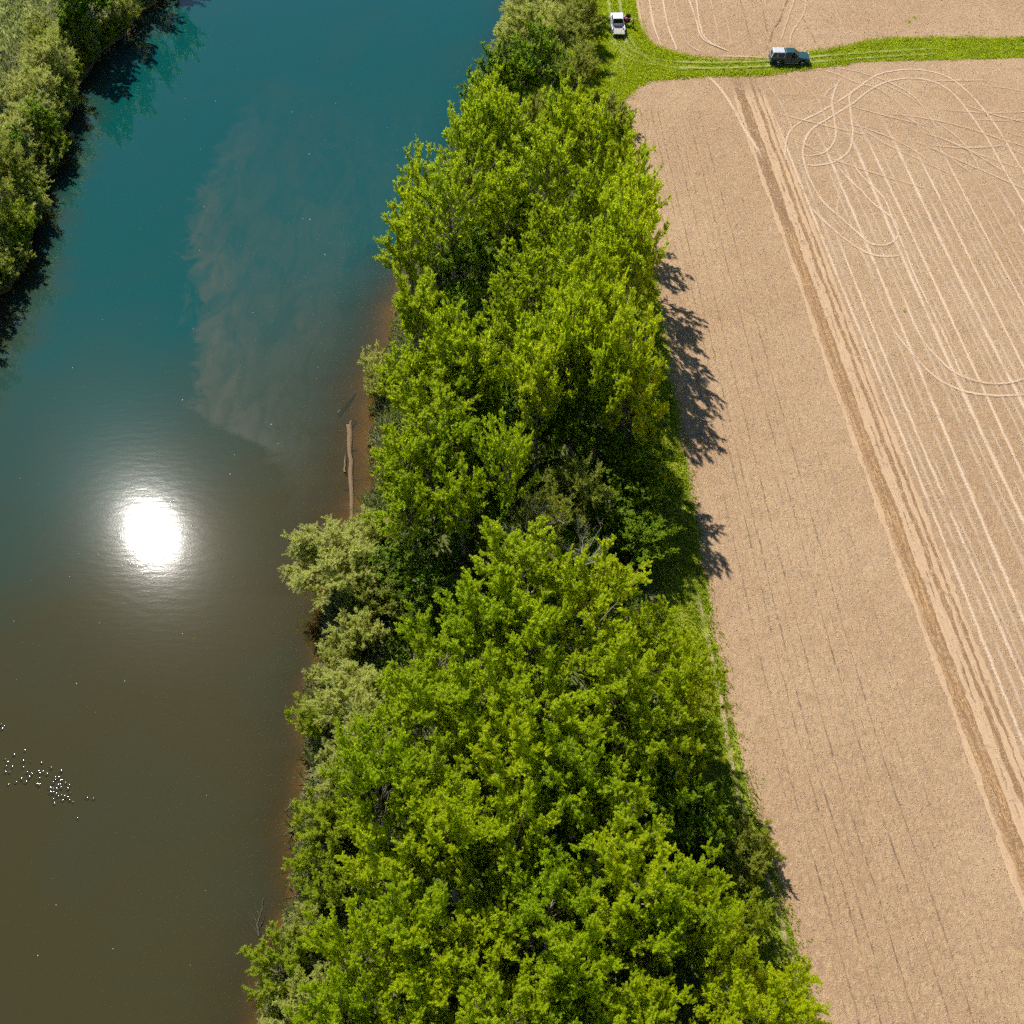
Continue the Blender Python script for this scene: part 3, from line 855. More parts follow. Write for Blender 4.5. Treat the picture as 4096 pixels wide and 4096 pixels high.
KIND = {
    # code: (variant family, leaf material, bark, height / radius, look)
    'm': ('maple', 'maple', 'bark', (12.0, 17.5)), 'd': ('maple', 'deep', 'bark', (10.0, 12.5)), 'D': ('maple', 'deep', 'bark', (7.0, 9.0)),
    'w': ('willow', 'willow', 'twig', (6.5, 9.0)), 'o': ('willow', 'olive', 'bark', (7.0, 9.5)),
    's': ('shrub', 'shrub', 'twig', (3.8, 5.5)), 'g': ('shrub', 'willow', 'twig', (3.2, 5.0)), 'p': ('shrub', 'olive', 'twig', (3.2, 4.6)),
}
K = 2.12   # list below partly in a half-size copy of the photograph
TREES = []
def add(code, lst, k=1.0):
    for t in lst:
        TREES.append((code, t[0] * k, t[1] * k, t[2] * k, t[3] if len(t) > 3 else None))

# upstream end
add('w', [(2150, 75, 95), (2040, 110, 60), (2200, -10, 90), (2110, 30, 70)])
add('g', [(2030, 190, 50), (2070, 60, 45)])
add('w', [(2110, 150, 60, 7), (2200, 120, 60, 9)])
add('o', [(2265, 110, 100), (2300, 285, 85), (2335, 40, 62), (2300, -60, 80), (2152, 470, 65)])
add('p', [(2400, 430, 80), (2470, 470, 60), (2360, 480, 60), (2365, 85, 34)])
add('d', [(2152, 250, 105), (1985, 290, 75), (1915, 370, 70), (2075, 330, 80)])
add('m', [(1975, 420, 95), (2276, 460, 75), (2050, 530, 105), (2235, 540, 95), (2380, 570, 80), (1900, 540, 90)])
# upper wood
add('m', [(1622, 700, 85), (1600, 850, 90), (1871, 650, 110), (2207, 702, 130), (2443, 650, 115), (2535, 800, 95, 17), (2376, 820, 110), (1804, 820, 110), (2005, 830, 115), (1640, 1000, 115),
          (2174, 960, 115), (2342, 1000, 105), (2480, 965, 118, 19.5), (2550, 1070, 105, 19.5), (2560, 900, 95, 19), (1640, 1240, 125), (2107, 1150, 120), (2300, 1140, 120, 18), (2440, 1290, 120, 18.5), (2050, 1300, 110),
          (1770, 1420, 135), (2170, 1400, 128, 17.5), (2290, 1290, 105, 18), (2490, 1405, 118, 20), (1610, 1520, 120), (1950, 1520, 120), (2150, 1580, 135, 17.5), (2390, 1560, 118, 17)])
add('d', [(1860, 1030, 95, 7), (1870, 1200, 85, 6), (1960, 1700, 80, 9)])
add('m', [(2270, 1416, 112, 19)])
add('g', [(1480, 1400, 50), (1490, 1480, 45)])
# middle
add('m', [(800, 800, 65), (870, 745, 65), (1100, 705, 70, 12), (760, 880, 60), (850, 850, 65), (780, 960, 65), (870, 950, 58), (965, 885, 48), (1180, 745, 64, 16)], K)
add('d', [(985, 800, 65, 8), (1080, 800, 70, 9), (1170, 855, 64, 8), (1200, 935, 58, 7), (1225, 1000, 46, 5.5)], K)
add('o', [(1080, 930, 60), (1030, 990, 48)], K)
add('D', [(1150, 970, 60, 5), (1215, 1020, 50, 4), (1090, 1050, 55, 4.5), (960, 1010, 45, 6), (740, 1070, 40, 4.5), (800, 1110, 45, 5)], K)
add('w', [(612, 1025, 88, 7.5), (670, 1075, 48, 5)], K)
add('g', [(700, 985, 30), (655, 1190, 35), (690, 1190, 30)], K)
add('p', [(745, 1130, 40), (700, 1130, 35)], K)
# lower wood
add('m', [(1000, 1100, 95), (905, 1180, 85), (1110, 1150, 85), (1215, 1215, 65), (815, 1240, 70), (1000, 1240, 90), (1180, 1290, 85), (1285, 1290, 50), (790, 1350, 85), (910, 1330, 88),
          (1040, 1360, 88), (1210, 1390, 85), (710, 1480, 78), (825, 1480, 88), (960, 1450, 88), (1090, 1480, 88), (720, 1640, 80), (850, 1600, 82), (980, 1580, 88), (1130, 1590, 95),
          (760, 1730, 88), (900, 1710, 88), (1040, 1700, 88), (1180, 1690, 88), (1310, 1690, 85), (660, 1810, 70), (790, 1840, 88), (930, 1820, 88), (1080, 1820, 88), (1230, 1800, 85),
          (1365, 1810, 70), (650, 1920, 75), (800, 1940, 88), (950, 1940, 88), (1100, 1930, 88), (1250, 1920, 85), (1385, 1910, 72), (1455, 1890, 45)], K)
add('d', [(1260, 1500, 78, 9.5), (1320, 1540, 48, 7), (1290, 1400, 50, 8)], K)
add('s', [(585, 1335, 42), (600, 1530, 45), (590, 1620, 42), (610, 1680, 42), (520, 1810, 55), (1410, 1730, 42), (630, 1560, 40)], K)
add('w', [(670, 1310, 60, 6), (690, 1390, 55, 6), (640, 1460, 40, 4.5)], K)
add('g', [(640, 1420, 40), (540, 1905, 42), (620, 1240, 35), (575, 1740, 30), (590, 1870, 40)], K)
add('p', [(1425, 1600, 40), (1400, 1640, 38), (1375, 1580, 30)], K)
# just below the frame, their tops in view
add('m', [(720, 2040, 85), (880, 2050, 88), (1030, 2050, 88), (1180, 2040, 88), (1330, 2030, 80), (1450, 2010, 60), (600, 2020, 70)], K)
# the opposite bank
WEST = []
for code, lst in (('d', [(450, 50, 70, 8.5), (540, -20, 80, 10), (620, -90, 90, 10), (5, 950, 80, 8.5), (-60, 1060, 95, 10)]),
                  ('w', [(310, 215, 75, 8), (205, 325, 70, 8), (390, 90, 60, 6)]), ('d', [(250, 450, 55, 7), (60, 560, 60, 7)]), ('o', [(50, 640, 75, 8), (-60, 760, 90, 9), (410, 175, 60, 8), (160, 690, 50, 6)]),
                  ('w', [(120, 430, 75, 6), (60, 500, 70, 5.5), (150, 575, 60, 5), (-30, 560, 80, 6), (20, 720, 60, 5), (250, 300, 45, 5), (330, 130, 50, 5)]),
                  ('s', [(230, 530, 50, 4.5), (30, 830, 75, 5.5), (95, 800, 50, 4.5), (375, 330, 40, 4), (480, 150, 50, 4), (560, 80, 50, 4), (300, 420, 45, 4), (190, 720, 45, 4), (120, 900, 45, 4), (70, 1010, 45, 4), (330, 60, 45, 3.5), (240, 120, 45, 3.5)]),
                  ('p', [(430, 250, 45, 4), (260, 500, 45, 4), (225, 640, 45, 4), (150, 830, 45, 4), (60, 1080, 50, 4), (590, 30, 45, 4), (520, 120, 40, 3.5), (150, 230, 45, 3.5)]),
                  ('g', [(180, 180, 45, 3), (90, 330, 50, 3.5), (110, 660, 45, 3.5), (20, 380, 50, 3.5), (140, 80, 40, 2.5)])):
    for t in lst:
        WEST.append((code, *t))


def put_tree(name, code, x, y, z, R, Ht, rng_, label, cat, group):
    fam, leaf, bark, _ = KIND[code]
    var = VAR[fam]
    pick = sorted(var, key=lambda v: abs(v[0] / v[1] - Ht / R))[:5]
    h0, r0, (wm, lm) = pick[rng_.randrange(len(pick))]
    e = empty(name, (x, y, z), rng_.uniform(0, 6.283))
    e.scale = (R / r0, R / r0, Ht / h0)
    tag(e, label, cat, group)
    key = (wm.name, bark)
    t = bpy.data.objects.new('trunk', wm); COL.objects.link(t); t.parent = e
    c = bpy.data.objects.new('crown', lm); COL.objects.link(c); c.parent = e
    for o, m in ((t, M[bark]), (c, M[leaf])):
        if not o.data.materials: o.data.materials.append(None)
        o.material_slots[0].link = 'OBJECT'
        o.material_slots[0].material = m
    return e


ORD = ['first', 'second', 'third', 'fourth', 'fifth', 'sixth', 'seventh', 'eighth', 'ninth', 'tenth', 'eleventh', 'twelfth', 'thirteenth', 'fourteenth', 'fifteenth', 'sixteenth', 'seventeenth',
       'eighteenth', 'nineteenth', 'twentieth'] + ['twenty-' + s for s in ('first', 'second', 'third', 'fourth', 'fifth', 'sixth', 'seventh', 'eighth', 'ninth')] + ['thirtieth'] + \
      ['thirty-' + s for s in ('first', 'second', 'third', 'fourth', 'fifth', 'sixth', 'seventh', 'eighth', 'ninth')] + ['fortieth'] + ['forty-' + s for s in ('first', 'second', 'third', 'fourth', 'fifth')]
LOOK = {'m': ('maple_tree', 'tree', 'sunlit yellow-green maple', 'bright maple trees of the riverside wood'), 'd': ('ash_tree', 'tree', 'deeper green tree', 'deeper green trees of the riverside wood'),
        'D': ('young_tree', 'tree', 'low shaded young tree', 'young trees in the shade of the wood'),
        'w': ('willow', 'tree', 'pale grey-green willow', 'pale willows'), 'o': ('olive_willow', 'tree', 'dull olive willow', 'olive willows'),
        's': ('bright_shrub', 'shrub', 'bright green shrub', 'bright green shrubs'), 'g': ('pale_shrub', 'shrub', 'pale grey-green shrub', 'pale shrubs'), 'p': ('olive_shrub', 'shrub', 'olive-green shrub', 'olive shrubs')}
rt = random.Random(77)
placed = []
for code, px, py, rp_, hh in TREES:
    lo, hi = KIND[code][3]
    Ht = hh if hh else rt.uniform(lo, hi)
    zc = 0.62 * Ht if KIND[code][0] != 'shrub' else 0.5 * Ht
    x, y = G(px, py, zc)
    R = rp_ / px_per_m(x, y, zc) * rt.uniform(1.06, 1.22)
    fam = KIND[code][0]
    R = min(max(R, {'maple': 2.6, 'willow': 1.8, 'shrub': 1.2}[fam]), 5.4)
    x = max(x, float(xr(y)) + {'shrub': 0.2, 'willow': -1.2, 'maple': 0.9}[fam])
    z = float(ground_z(np.array([x]), np.array([y]))[0]) - 0.05
    d = (x - float(xr(y))) / max(8.0, float(xf(y)) - float(xr(y)))
    row = 0 if d < 0.34 else (1 if d < 0.67 else 2)
    placed.append([code, x, y, z, R, Ht, row])
ROWS = ['along the river edge', 'in the middle of the wood', 'along the field side']
count = {}
for p in sorted(placed, key=lambda p: p[2]):
    code, x, y, z, R, Ht, row = p
    nm, cat, look, grp = LOOK[code]
    k = (code, row)
    count[k] = count.get(k, 0) + 1
    p.append(count[k])
for p in sorted(placed, key=lambda p: p[2]):
    code, x, y, z, R, Ht, row, i = p
    nm, cat, look, grp = LOOK[code]
    tot = count[(code, row)]
    size = 'broad ' if R > 4.6 else ('slender ' if R < 3.0 and cat == 'tree' else '')
    where = ROWS[row]
    pos = 'the only one' if tot == 1 else f'{ORD[i - 1]} from the bottom'
    put_tree(nm, code, x, y, z, R, Ht, rt, f'{size}{look} {where}, {pos}', cat, grp)
cw = {}
wl_ = []
for code, px, py, rp_, hh in WEST:
    zc = 0.55 * hh
    x, y = G(px, py, zc)
    R = min(max(rp_ / px_per_m(x, y, zc) * 1.2, 1.6), 5.0)
    x = min(x, float(xl(y)) - (0.3 if KIND[code][0] == 'shrub' else 1.6))
    z = float(np.interp(float(xl(y)) - x, [0, 1.2, 3.2, 6, 12], [WATER_Z, -1.6, -0.6, 0.05, 0.3])) - 0.05
    wl_.append((y, code, x, z, R, hh))
wl_ += [(y, 'd', x, -0.1, R, h) for x, y, R, h in ((-61.5, 166.5, 4.2, 14.5), (-63.5, 157, 3.6, 12.5), (-60.0, 177, 4.2, 14.5), (-57.5, 186, 4.2, 14))]
for q_ in range(36):
    y_ = 92 + 2.45 * q_ + rt.uniform(-0.8, 0.8)
    wl_.append((y_, rt.choice('sppgg'), float(xl(y_)) - rt.uniform(-0.5, 0.9), WATER_Z + 0.2 + rt.uniform(0, 0.5), rt.uniform(1.5, 2.4), rt.uniform(2.6, 4.4)))
for y, code, x, z, R, hh in sorted(wl_):
    nm, cat, look, grp = LOOK[code]
    cw[code] = cw.get(code, 0) + 1
    put_tree(nm, code, x, y, z, R, hh, rt, f'{look} on the opposite bank, {ORD[cw[code] - 1]} of its kind from the bottom', cat, 'trees and shrubs on the opposite bank')

# two bare dead trees standing among the leafy ones
for (px, py, Ht, rz, lab) in ((2085, 2035, 11.5, 0.4, 'bare grey dead tree showing through the leaves above the shaded clearing'), (2330, 2210, 9.0, 2.2, 'bare pale dead tree leaning out beside the shaded clearing')):
    x, y = G(px, py, 0.8 * Ht)
    h0, r0, (wm, _) = VAR['bare'][0 if px < 2200 else 1]
    e = empty('dead_tree', (x, y, -0.05), rz)
    e.scale = (0.9, 0.9, Ht / h0)
    e.rotation_euler = (0.12, 0.10, rz)
    tag(e, lab, 'dead tree')
    link('trunk', wm, e, M['pale_bark'])

# ------------------------------------------------------------------ log and branches in the shallows, flecks on the water
def wobble_tube(name, pts, radii, sides, mat, parent=None, seed=0):
    P = np.array(pts, float)
    t = np.linspace(0, len(P) - 1, (len(P) - 1) * 5 + 1)
    Q = np.stack([np.interp(t, np.arange(len(P)), P[:, k]) for k in range(3)], 1)
    R = np.interp(t, np.arange(len(P)), radii)
    r = np.random.default_rng(seed)
    Q[1:-1] += r.normal(0, 0.03, Q[1:-1].shape)
    R = R * (1 + r.normal(0, 0.05, len(R)))
    V, F = tube(Q, R, sides)
    return V, F


def log_end(px, py, z): 
    x, y = G(px, py, z); return (x, y, z)

lg = empty('sunken_log', log_end(1398, 1850, WATER_Z - 0.2))
tag(lg, 'long pale brown sunken log with a flared root end lying in the shallows', 'log')
o0 = np.array(lg.location)
a = np.array(log_end(1397, 1705, -2.74)) - o0; b = np.array(log_end(1408, 2080, -2.64)) - o0
V, F = wobble_tube('trunk', [a, a * 0.5 + b * 0.5, b], [0.36, 0.30, 0.22], 10, None, seed=3)
link('trunk', quads_mesh('trunk', V, F, smooth=True), lg, M['wet_wood'])
for i, (dx, dy, dz) in enumerate([(-0.75, 0.75, 0.10), (-0.35, 1.0, 0.05), (0.25, 1.0, 0.12), (0.75, 1.05, 0.0), (1.2, 0.75, -0.05)]):
    V, F = wobble_tube('root', [a + np.array([0, -0.5, 0]), a + np.array([dx * 0.45, dy * 0.35, dz]), a + np.array([dx, dy, dz])], [0.30, 0.17, 0.05], 7, None, seed=10 + i)
    link('root', quads_mesh('root', V, F, smooth=True), lg, M['wet_wood'])
for i, (t, dx, dy) in enumerate([(0.28, 1.6, 0.4), (0.62, 0.9, 0.9), (0.7, -0.9, 0.3), (0.82, 0.9, 0.6)]):
    s0 = a * (1 - t) + b * t
    V, F = wobble_tube('branch_stub', [s0, s0 + np.array([dx * 0.5, dy * 0.3, -0.02]), s0 + np.array([dx, dy, -0.06])], [0.08, 0.055, 0.02], 6, None, seed=30 + i)
    link('branch_stub', quads_mesh('branch_stub', V, F, smooth=True), lg, M['dark_wood'])


def branch(name, pxs, z, r0, mat, label, cat, seed, forks=()):
    pts = [np.array(log_end(px, py, z)) for px, py in pxs]
    o = pts[0].copy()
    e = empty(name, o)
    tag(e, label, cat)
    V, F = wobble_tube('stem', [p - o for p in pts], np.linspace(r0, r0 * 0.35, len(pts)), 7, None, seed=seed)
    link('stem', quads_mesh('stem', V, F, smooth=True), e, mat)
    for j, fk in enumerate(forks):
        q = [np.array(log_end(px, py, z + 0.02)) - o for px, py in fk]
        V, F = wobble_tube('twig', q, np.linspace(r0 * 0.5, r0 * 0.15, len(q)), 5, None, seed=seed + 5 + j)
        link('twig', quads_mesh('twig', V, F, smooth=True), e, mat)
    return e


branch('sunken_branch', [(1350, 1655), (1385, 1620), (1405, 1595), (1420, 1575)], -2.64, 0.16, M['dark_wood'], 'dark curved branch sunk in the river just above the long log', 'branch', 50)
branch('sunken_branch', [(1380, 1890), (1378, 1850), (1382, 1820)], -2.52, 0.13, M['wet_wood'], 'short brown stub lying underwater close beside the long log', 'branch', 60)
branch('dead_branch', [(1035, 3745), (1030, 3700), (1045, 3640), (1055, 3590)], -2.48, 0.07, M['dark_wood'], 'thin dark twiggy branch in the shallows above the overhanging bright shrub', 'branch', 70,
       [[(1030, 3700), (1012, 3660), (1000, 3640)], [(1032, 3720), (1050, 3690), (1058, 3660)], [(1040, 3660), (1020, 3620)], [(1035, 3735), (1005, 3700)]])
branch('driftwood', [(2335, 181), (2347, 180), (2360, 181)], 0.12, 0.12, M['pale_bark'], 'short pale log lying in the grass behind the white truck', 'log', 80)
branch('dead_branch', [(1330, 2320), (1300, 2345), (1265, 2350), (1240, 2360)], -1.9, 0.05, M['twig'], 'bare twiggy branch trailing over the water below the pale willow bush', 'branch', 90,
       [[(1300, 2345), (1275, 2330), (1250, 2325)], [(1290, 2348), (1280, 2370), (1262, 2385)]])

M['foam'] = simple('foam', (0.75, 0.74, 0.68), 0.6)
r = np.random.default_rng(8)
n = 380
fyv = r.uniform(22, 172, n); ff = r.random(n)
fxv = xl(fyv) + 4 + (xr(fyv) - xl(fyv) - 8) * (0.15 + 0.85 * ff ** 0.8)
s = 0.008 + 0.035 * r.random(n) ** 5
th = np.arange(6) * math.pi / 3
V = np.stack([fxv[:, None] + s[:, None] * np.cos(th) * r.uniform(0.6, 1.4, (n, 6)), fyv[:, None] + s[:, None] * np.sin(th) * r.uniform(0.6, 1.4, (n, 6)), np.full((n, 6), WATER_Z + 0.008)], -1).reshape(-1, 3)
tag(link('foam_flecks', quads_mesh('foam_flecks', V, np.arange(n * 6).reshape(-1, 6)), None, M['foam']), 'tiny pale flecks of foam and seed drifting on the river', 'foam', kind='stuff')

# little water domes added to throw sparks of sun, western riffle and glint rim
M['glint_dome'] = None
kb = NT('glint_dome_water')
M['glint_dome'] = kb.done(kb.n("MixShader", ins={0: kb.n("Fresnel", ins={"IOR": 1.333}).outputs[0], 1: kb.n("BsdfTransparent").outputs[0], 2: kb.n("BsdfGlossy", ins={"Roughness": 0.05}).outputs[0]}).outputs[0])
SP = [(0, 550), (40, 570), (15, 600), (265, 840), (150, 885), (50, 932), (78, 968), (62, 1012), (128, 1020), (250, 955), (333, 965), (55, 1080), (103, 1080), (455, 972), (252, 1025), (293, 1080), (345, 1100),
      (418, 1072), (436, 1095), (466, 1075), (510, 1097), (558, 1030), (666, 1066), (320, 1135), (432, 1146), (228, 1155), (280, 1186), (170, 1190), (403, 1208), (422, 1220), (602, 1140), (642, 1138), (608, 1160),
      (672, 1172), (580, 1195), (636, 1222), (656, 1218), (720, 1196), (756, 1226), (742, 1262), (668, 1250), (550, 1255), (580, 1264), (620, 1268), (552, 1302), (582, 1304), (614, 1322), (776, 1307), (636, 1348), (672, 1336),
      (708, 1348), (742, 1360), (586, 1376), (686, 1390), (762, 1386), (797, 1408), (592, 1418), (958, 1364), (1024, 1372), (852, 1586), (88, 1214), (-60, 700), (-90, 900), (-40, 1000), (-120, 1120)]
SPK = [(sx / 2.76, 2700 + sy / 2.76, 0.20) for sx, sy in SP]
for _ in range(85):
    an = r.uniform(0, 6.283); ra = 118 + abs(r.normal(0, 26))
    SPK.append((610 + ra * math.cos(an), 2130 + ra * math.sin(an) * 1.02, 0.10))
dv, dq, off = [], [], 0
for (sx, sy, cp0) in SPK:
    x, y = G(sx, sy, WATER_Z)
    cap = cp0 * r.uniform(0.8, 1.3)
    rings = []
    for a_, hz in ((1.0, 0.004), (0.80, 0.0096), (0.52, 0.0153), (0.2, 0.0186)):
        rings.append(np.stack([x + cap * a_ * np.cos(th * 1.0), y + cap * a_ * np.sin(th * 1.0), np.full(6, WATER_Z + hz * cap / 0.15)], 1))
    dv.append(np.concatenate(rings))
    for q_ in range(3):
        for w_ in range(6):
            dq.append([off + q_ * 6 + w_, off + q_ * 6 + (w_ + 1) % 6, off + (q_ + 1) * 6 + (w_ + 1) % 6, off + (q_ + 1) * 6 + w_])
    dq.append([off + 18, off + 19, off + 20, off + 21]); dq.append([off + 18, off + 21, off + 22, off + 23])
    off += 24
tag(link('glint_domes', quads_mesh('glint_domes', np.concatenate(dv), np.array(dq), smooth=True), None, M['glint_dome']), 'small water domes added for sun sparks around and downstream of the glint', 'glint_domes', kind='stuff')

# ------------------------------------------------------------------ pickup trucks
def finish(name, bm, mat, parent, bevel=0.0, loc=None, smooth=False):
    bmesh.ops.recalc_face_normals(bm, faces=bm.faces[:])
    if bevel:
        es = [e for e in bm.edges if len(e.link_faces) == 2 and e.calc_face_angle(0) > 0.5]
        bmesh.ops.bevel(bm, geom=es, offset=bevel, segments=2, affect='EDGES', profile=0.6, clamp_overlap=True)
    me = bpy.data.meshes.new(name)
    bm.to_mesh(me); bm.free()
    if smooth:
        for p in me.polygons: p.use_smooth = True
    o = link(name, me, parent, mat)
    if loc is not None: o.location = loc
    return o


def add_box(bm, x0, x1, y0, y1, z0, z1):
    v = [bm.verts.new((x, y, z)) for z in (z0, z1) for x, y in ((x0, y0), (x1, y0), (x1, y1), (x0, y1))]
    for f in ((3, 2, 1, 0), (4, 5, 6, 7), (0, 1, 5, 4), (1, 2, 6, 5), (2, 3, 7, 6), (3, 0, 4, 7)):
        bm.faces.new([v[i] for i in f])


def add_prism(bm, prof, y0, y1, taper=0.0):
    """side profile (x, z) extruded across the vehicle; taper pulls the upper part of the sides in"""
    zmax = max(p[1] for p in prof); zmin = min(p[1] for p in prof)
    def w(z, y): return y * (1 - taper * max(0, (z - zmin) / (zmax - zmin)) ** 2)
    a = [bm.verts.new((x, w(z, y0), z)) for x, z in prof]
    b = [bm.verts.new((x, w(z, y1), z)) for x, z in prof]
    n = len(prof)
    bm.faces.new(a); bm.faces.new(b[::-1])
    for i in range(n):
        bm.faces.new((a[i], b[i], b[(i + 1) % n], a[(i + 1) % n]))


def add_loft(bm, rings):
    R = [[bm.verts.new(p) for p in r] for r in rings]
    n = len(R[0])
    for a, b in zip(R, R[1:]):
        for i in range(n):
            bm.faces.new((a[i], a[(i + 1) % n], b[(i + 1) % n], b[i]))
    bm.faces.new(R[0][::-1]); bm.faces.new(R[-1])


def add_slab(bm, corners, inset, thick, out):
    """a thin pane filling a four-cornered opening"""
    c = [Vector(p) for p in corners]
    m = sum(c, Vector()) / 4
    c = [p + (m - p) * inset for p in c]
    nrm_ = (c[1] - c[0]).cross(c[3] - c[0]).normalized()
    if nrm_.dot(Vector(out)) < 0: nrm_ = -nrm_
    a = [bm.verts.new(p) for p in c]; b = [bm.verts.new(p + nrm_ * thick) for p in c]
    bm.faces.new(a); bm.faces.new(b[::-1])
    for i in range(4): bm.faces.new((a[i], b[i], b[(i + 1) % 4], a[(i + 1) % 4]))


def add_bar(bm, p, q, w):
    p, q = Vector(p), Vector(q)
    d = (q - p).normalized()
    s = d.cross(Vector((0, 0, 1)) if abs(d.z) < 0.9 else Vector((1, 0, 0))).normalized() * w / 2
    t = d.cross(s).normalized() * w / 2
    add_loft(bm, [[e + s + t, e - s + t, e - s - t, e + s - t] for e in (p, q)])


def arch(cx, cz, r, n=9):
    return [(cx - r * math.cos(math.pi * i / (n - 1)), cz + r * math.sin(math.pi * i / (n - 1))) for i in range(n)]


M['white_paint'] = simple('white_car_paint', (0.72, 0.74, 0.76), 0.25, coat=0.8, grime=0.06)
M['green_paint'] = simple('dark_green_car_paint', (0.002, 0.042, 0.040), 0.35, coat=0.25, grime=0.0)
M['topper_paint'] = simple('topper_white_paint', (0.42, 0.42, 0.43), 0.35, coat=0.4, grime=0.08)
M['chrome'] = simple('chrome', (0.62, 0.62, 0.60), 0.18, metal=1.0)
M['tyre'] = simple('tyre_rubber', (0.018, 0.018, 0.018), 0.85, grime=0.25)
M['rim'] = simple('alloy', (0.42, 0.42, 0.43), 0.32, metal=0.9, grime=0.2)
M['trim'] = simple('black_plastic', (0.016, 0.016, 0.018), 0.6)
M['liner'] = simple('bed_liner', (0.30, 0.29, 0.29), 0.7, grime=0.5)
M['cabin'] = simple('cabin_cloth', (0.045, 0.042, 0.040), 0.85)
M['lamp'] = simple('lamp_lens', (0.75, 0.75, 0.70), 0.1, coat=1.0)
M['tail'] = simple('tail_lens', (0.28, 0.010, 0.008), 0.15, coat=1.0)
M['gold'] = simple('gold_trim', (0.38, 0.27, 0.09), 0.4, metal=0.3)
kg = NT('tinted_glass')
M['glass'] = kg.done(kg.n("MixShader", ins={0: 0.45, 1: kg.n("BsdfPrincipled", ins={"Base Color": (0.010, 0.014, 0.018, 1), "Roughness": 0.04, "IOR": 1.5}).outputs[0], 2: kg.n("BsdfTransparent", ins={"Color": (0.35, 0.42, 0.42, 1)}).outputs[0]}).outputs[0])


def wheel(parent, x, y):
    e = empty('wheel', (x, y, 0.39), 0, parent)
    sgn = 1 if y > 0 else -1
    def lathe(prof, n=28):
        bm = bmesh.new()
        rings = [[bm.verts.new((r * math.cos(2 * math.pi * i / n), yy * sgn, r * math.sin(2 * math.pi * i / n))) for r, yy in prof] for i in range(n)]
        for i in range(n):
            a, b = rings[i], rings[(i + 1) % n]
            for j in range(len(prof) - 1):
                bm.faces.new((a[j], b[j], b[j + 1], a[j + 1]))
        return bm
    finish('tyre', lathe([(0.23, -0.11), (0.34, -0.125), (0.385, -0.10), (0.39, 0), (0.385, 0.10), (0.34, 0.125), (0.24, 0.11)]), M['tyre'], e, smooth=True)
    bm = lathe([(0.245, 0.10), (0.235, 0.06), (0.20, 0.05), (0.07, 0.085), (0.005, 0.09)])
    for i in range(5):
        a = 2 * math.pi * i / 5
        add_bar(bm, (0.05 * math.cos(a), 0.088 * sgn, 0.05 * math.sin(a)), (0.22 * math.cos(a), 0.075 * sgn, 0.22 * math.sin(a)), 0.05)
    finish('rim', bm, M['rim'], e)
    return e


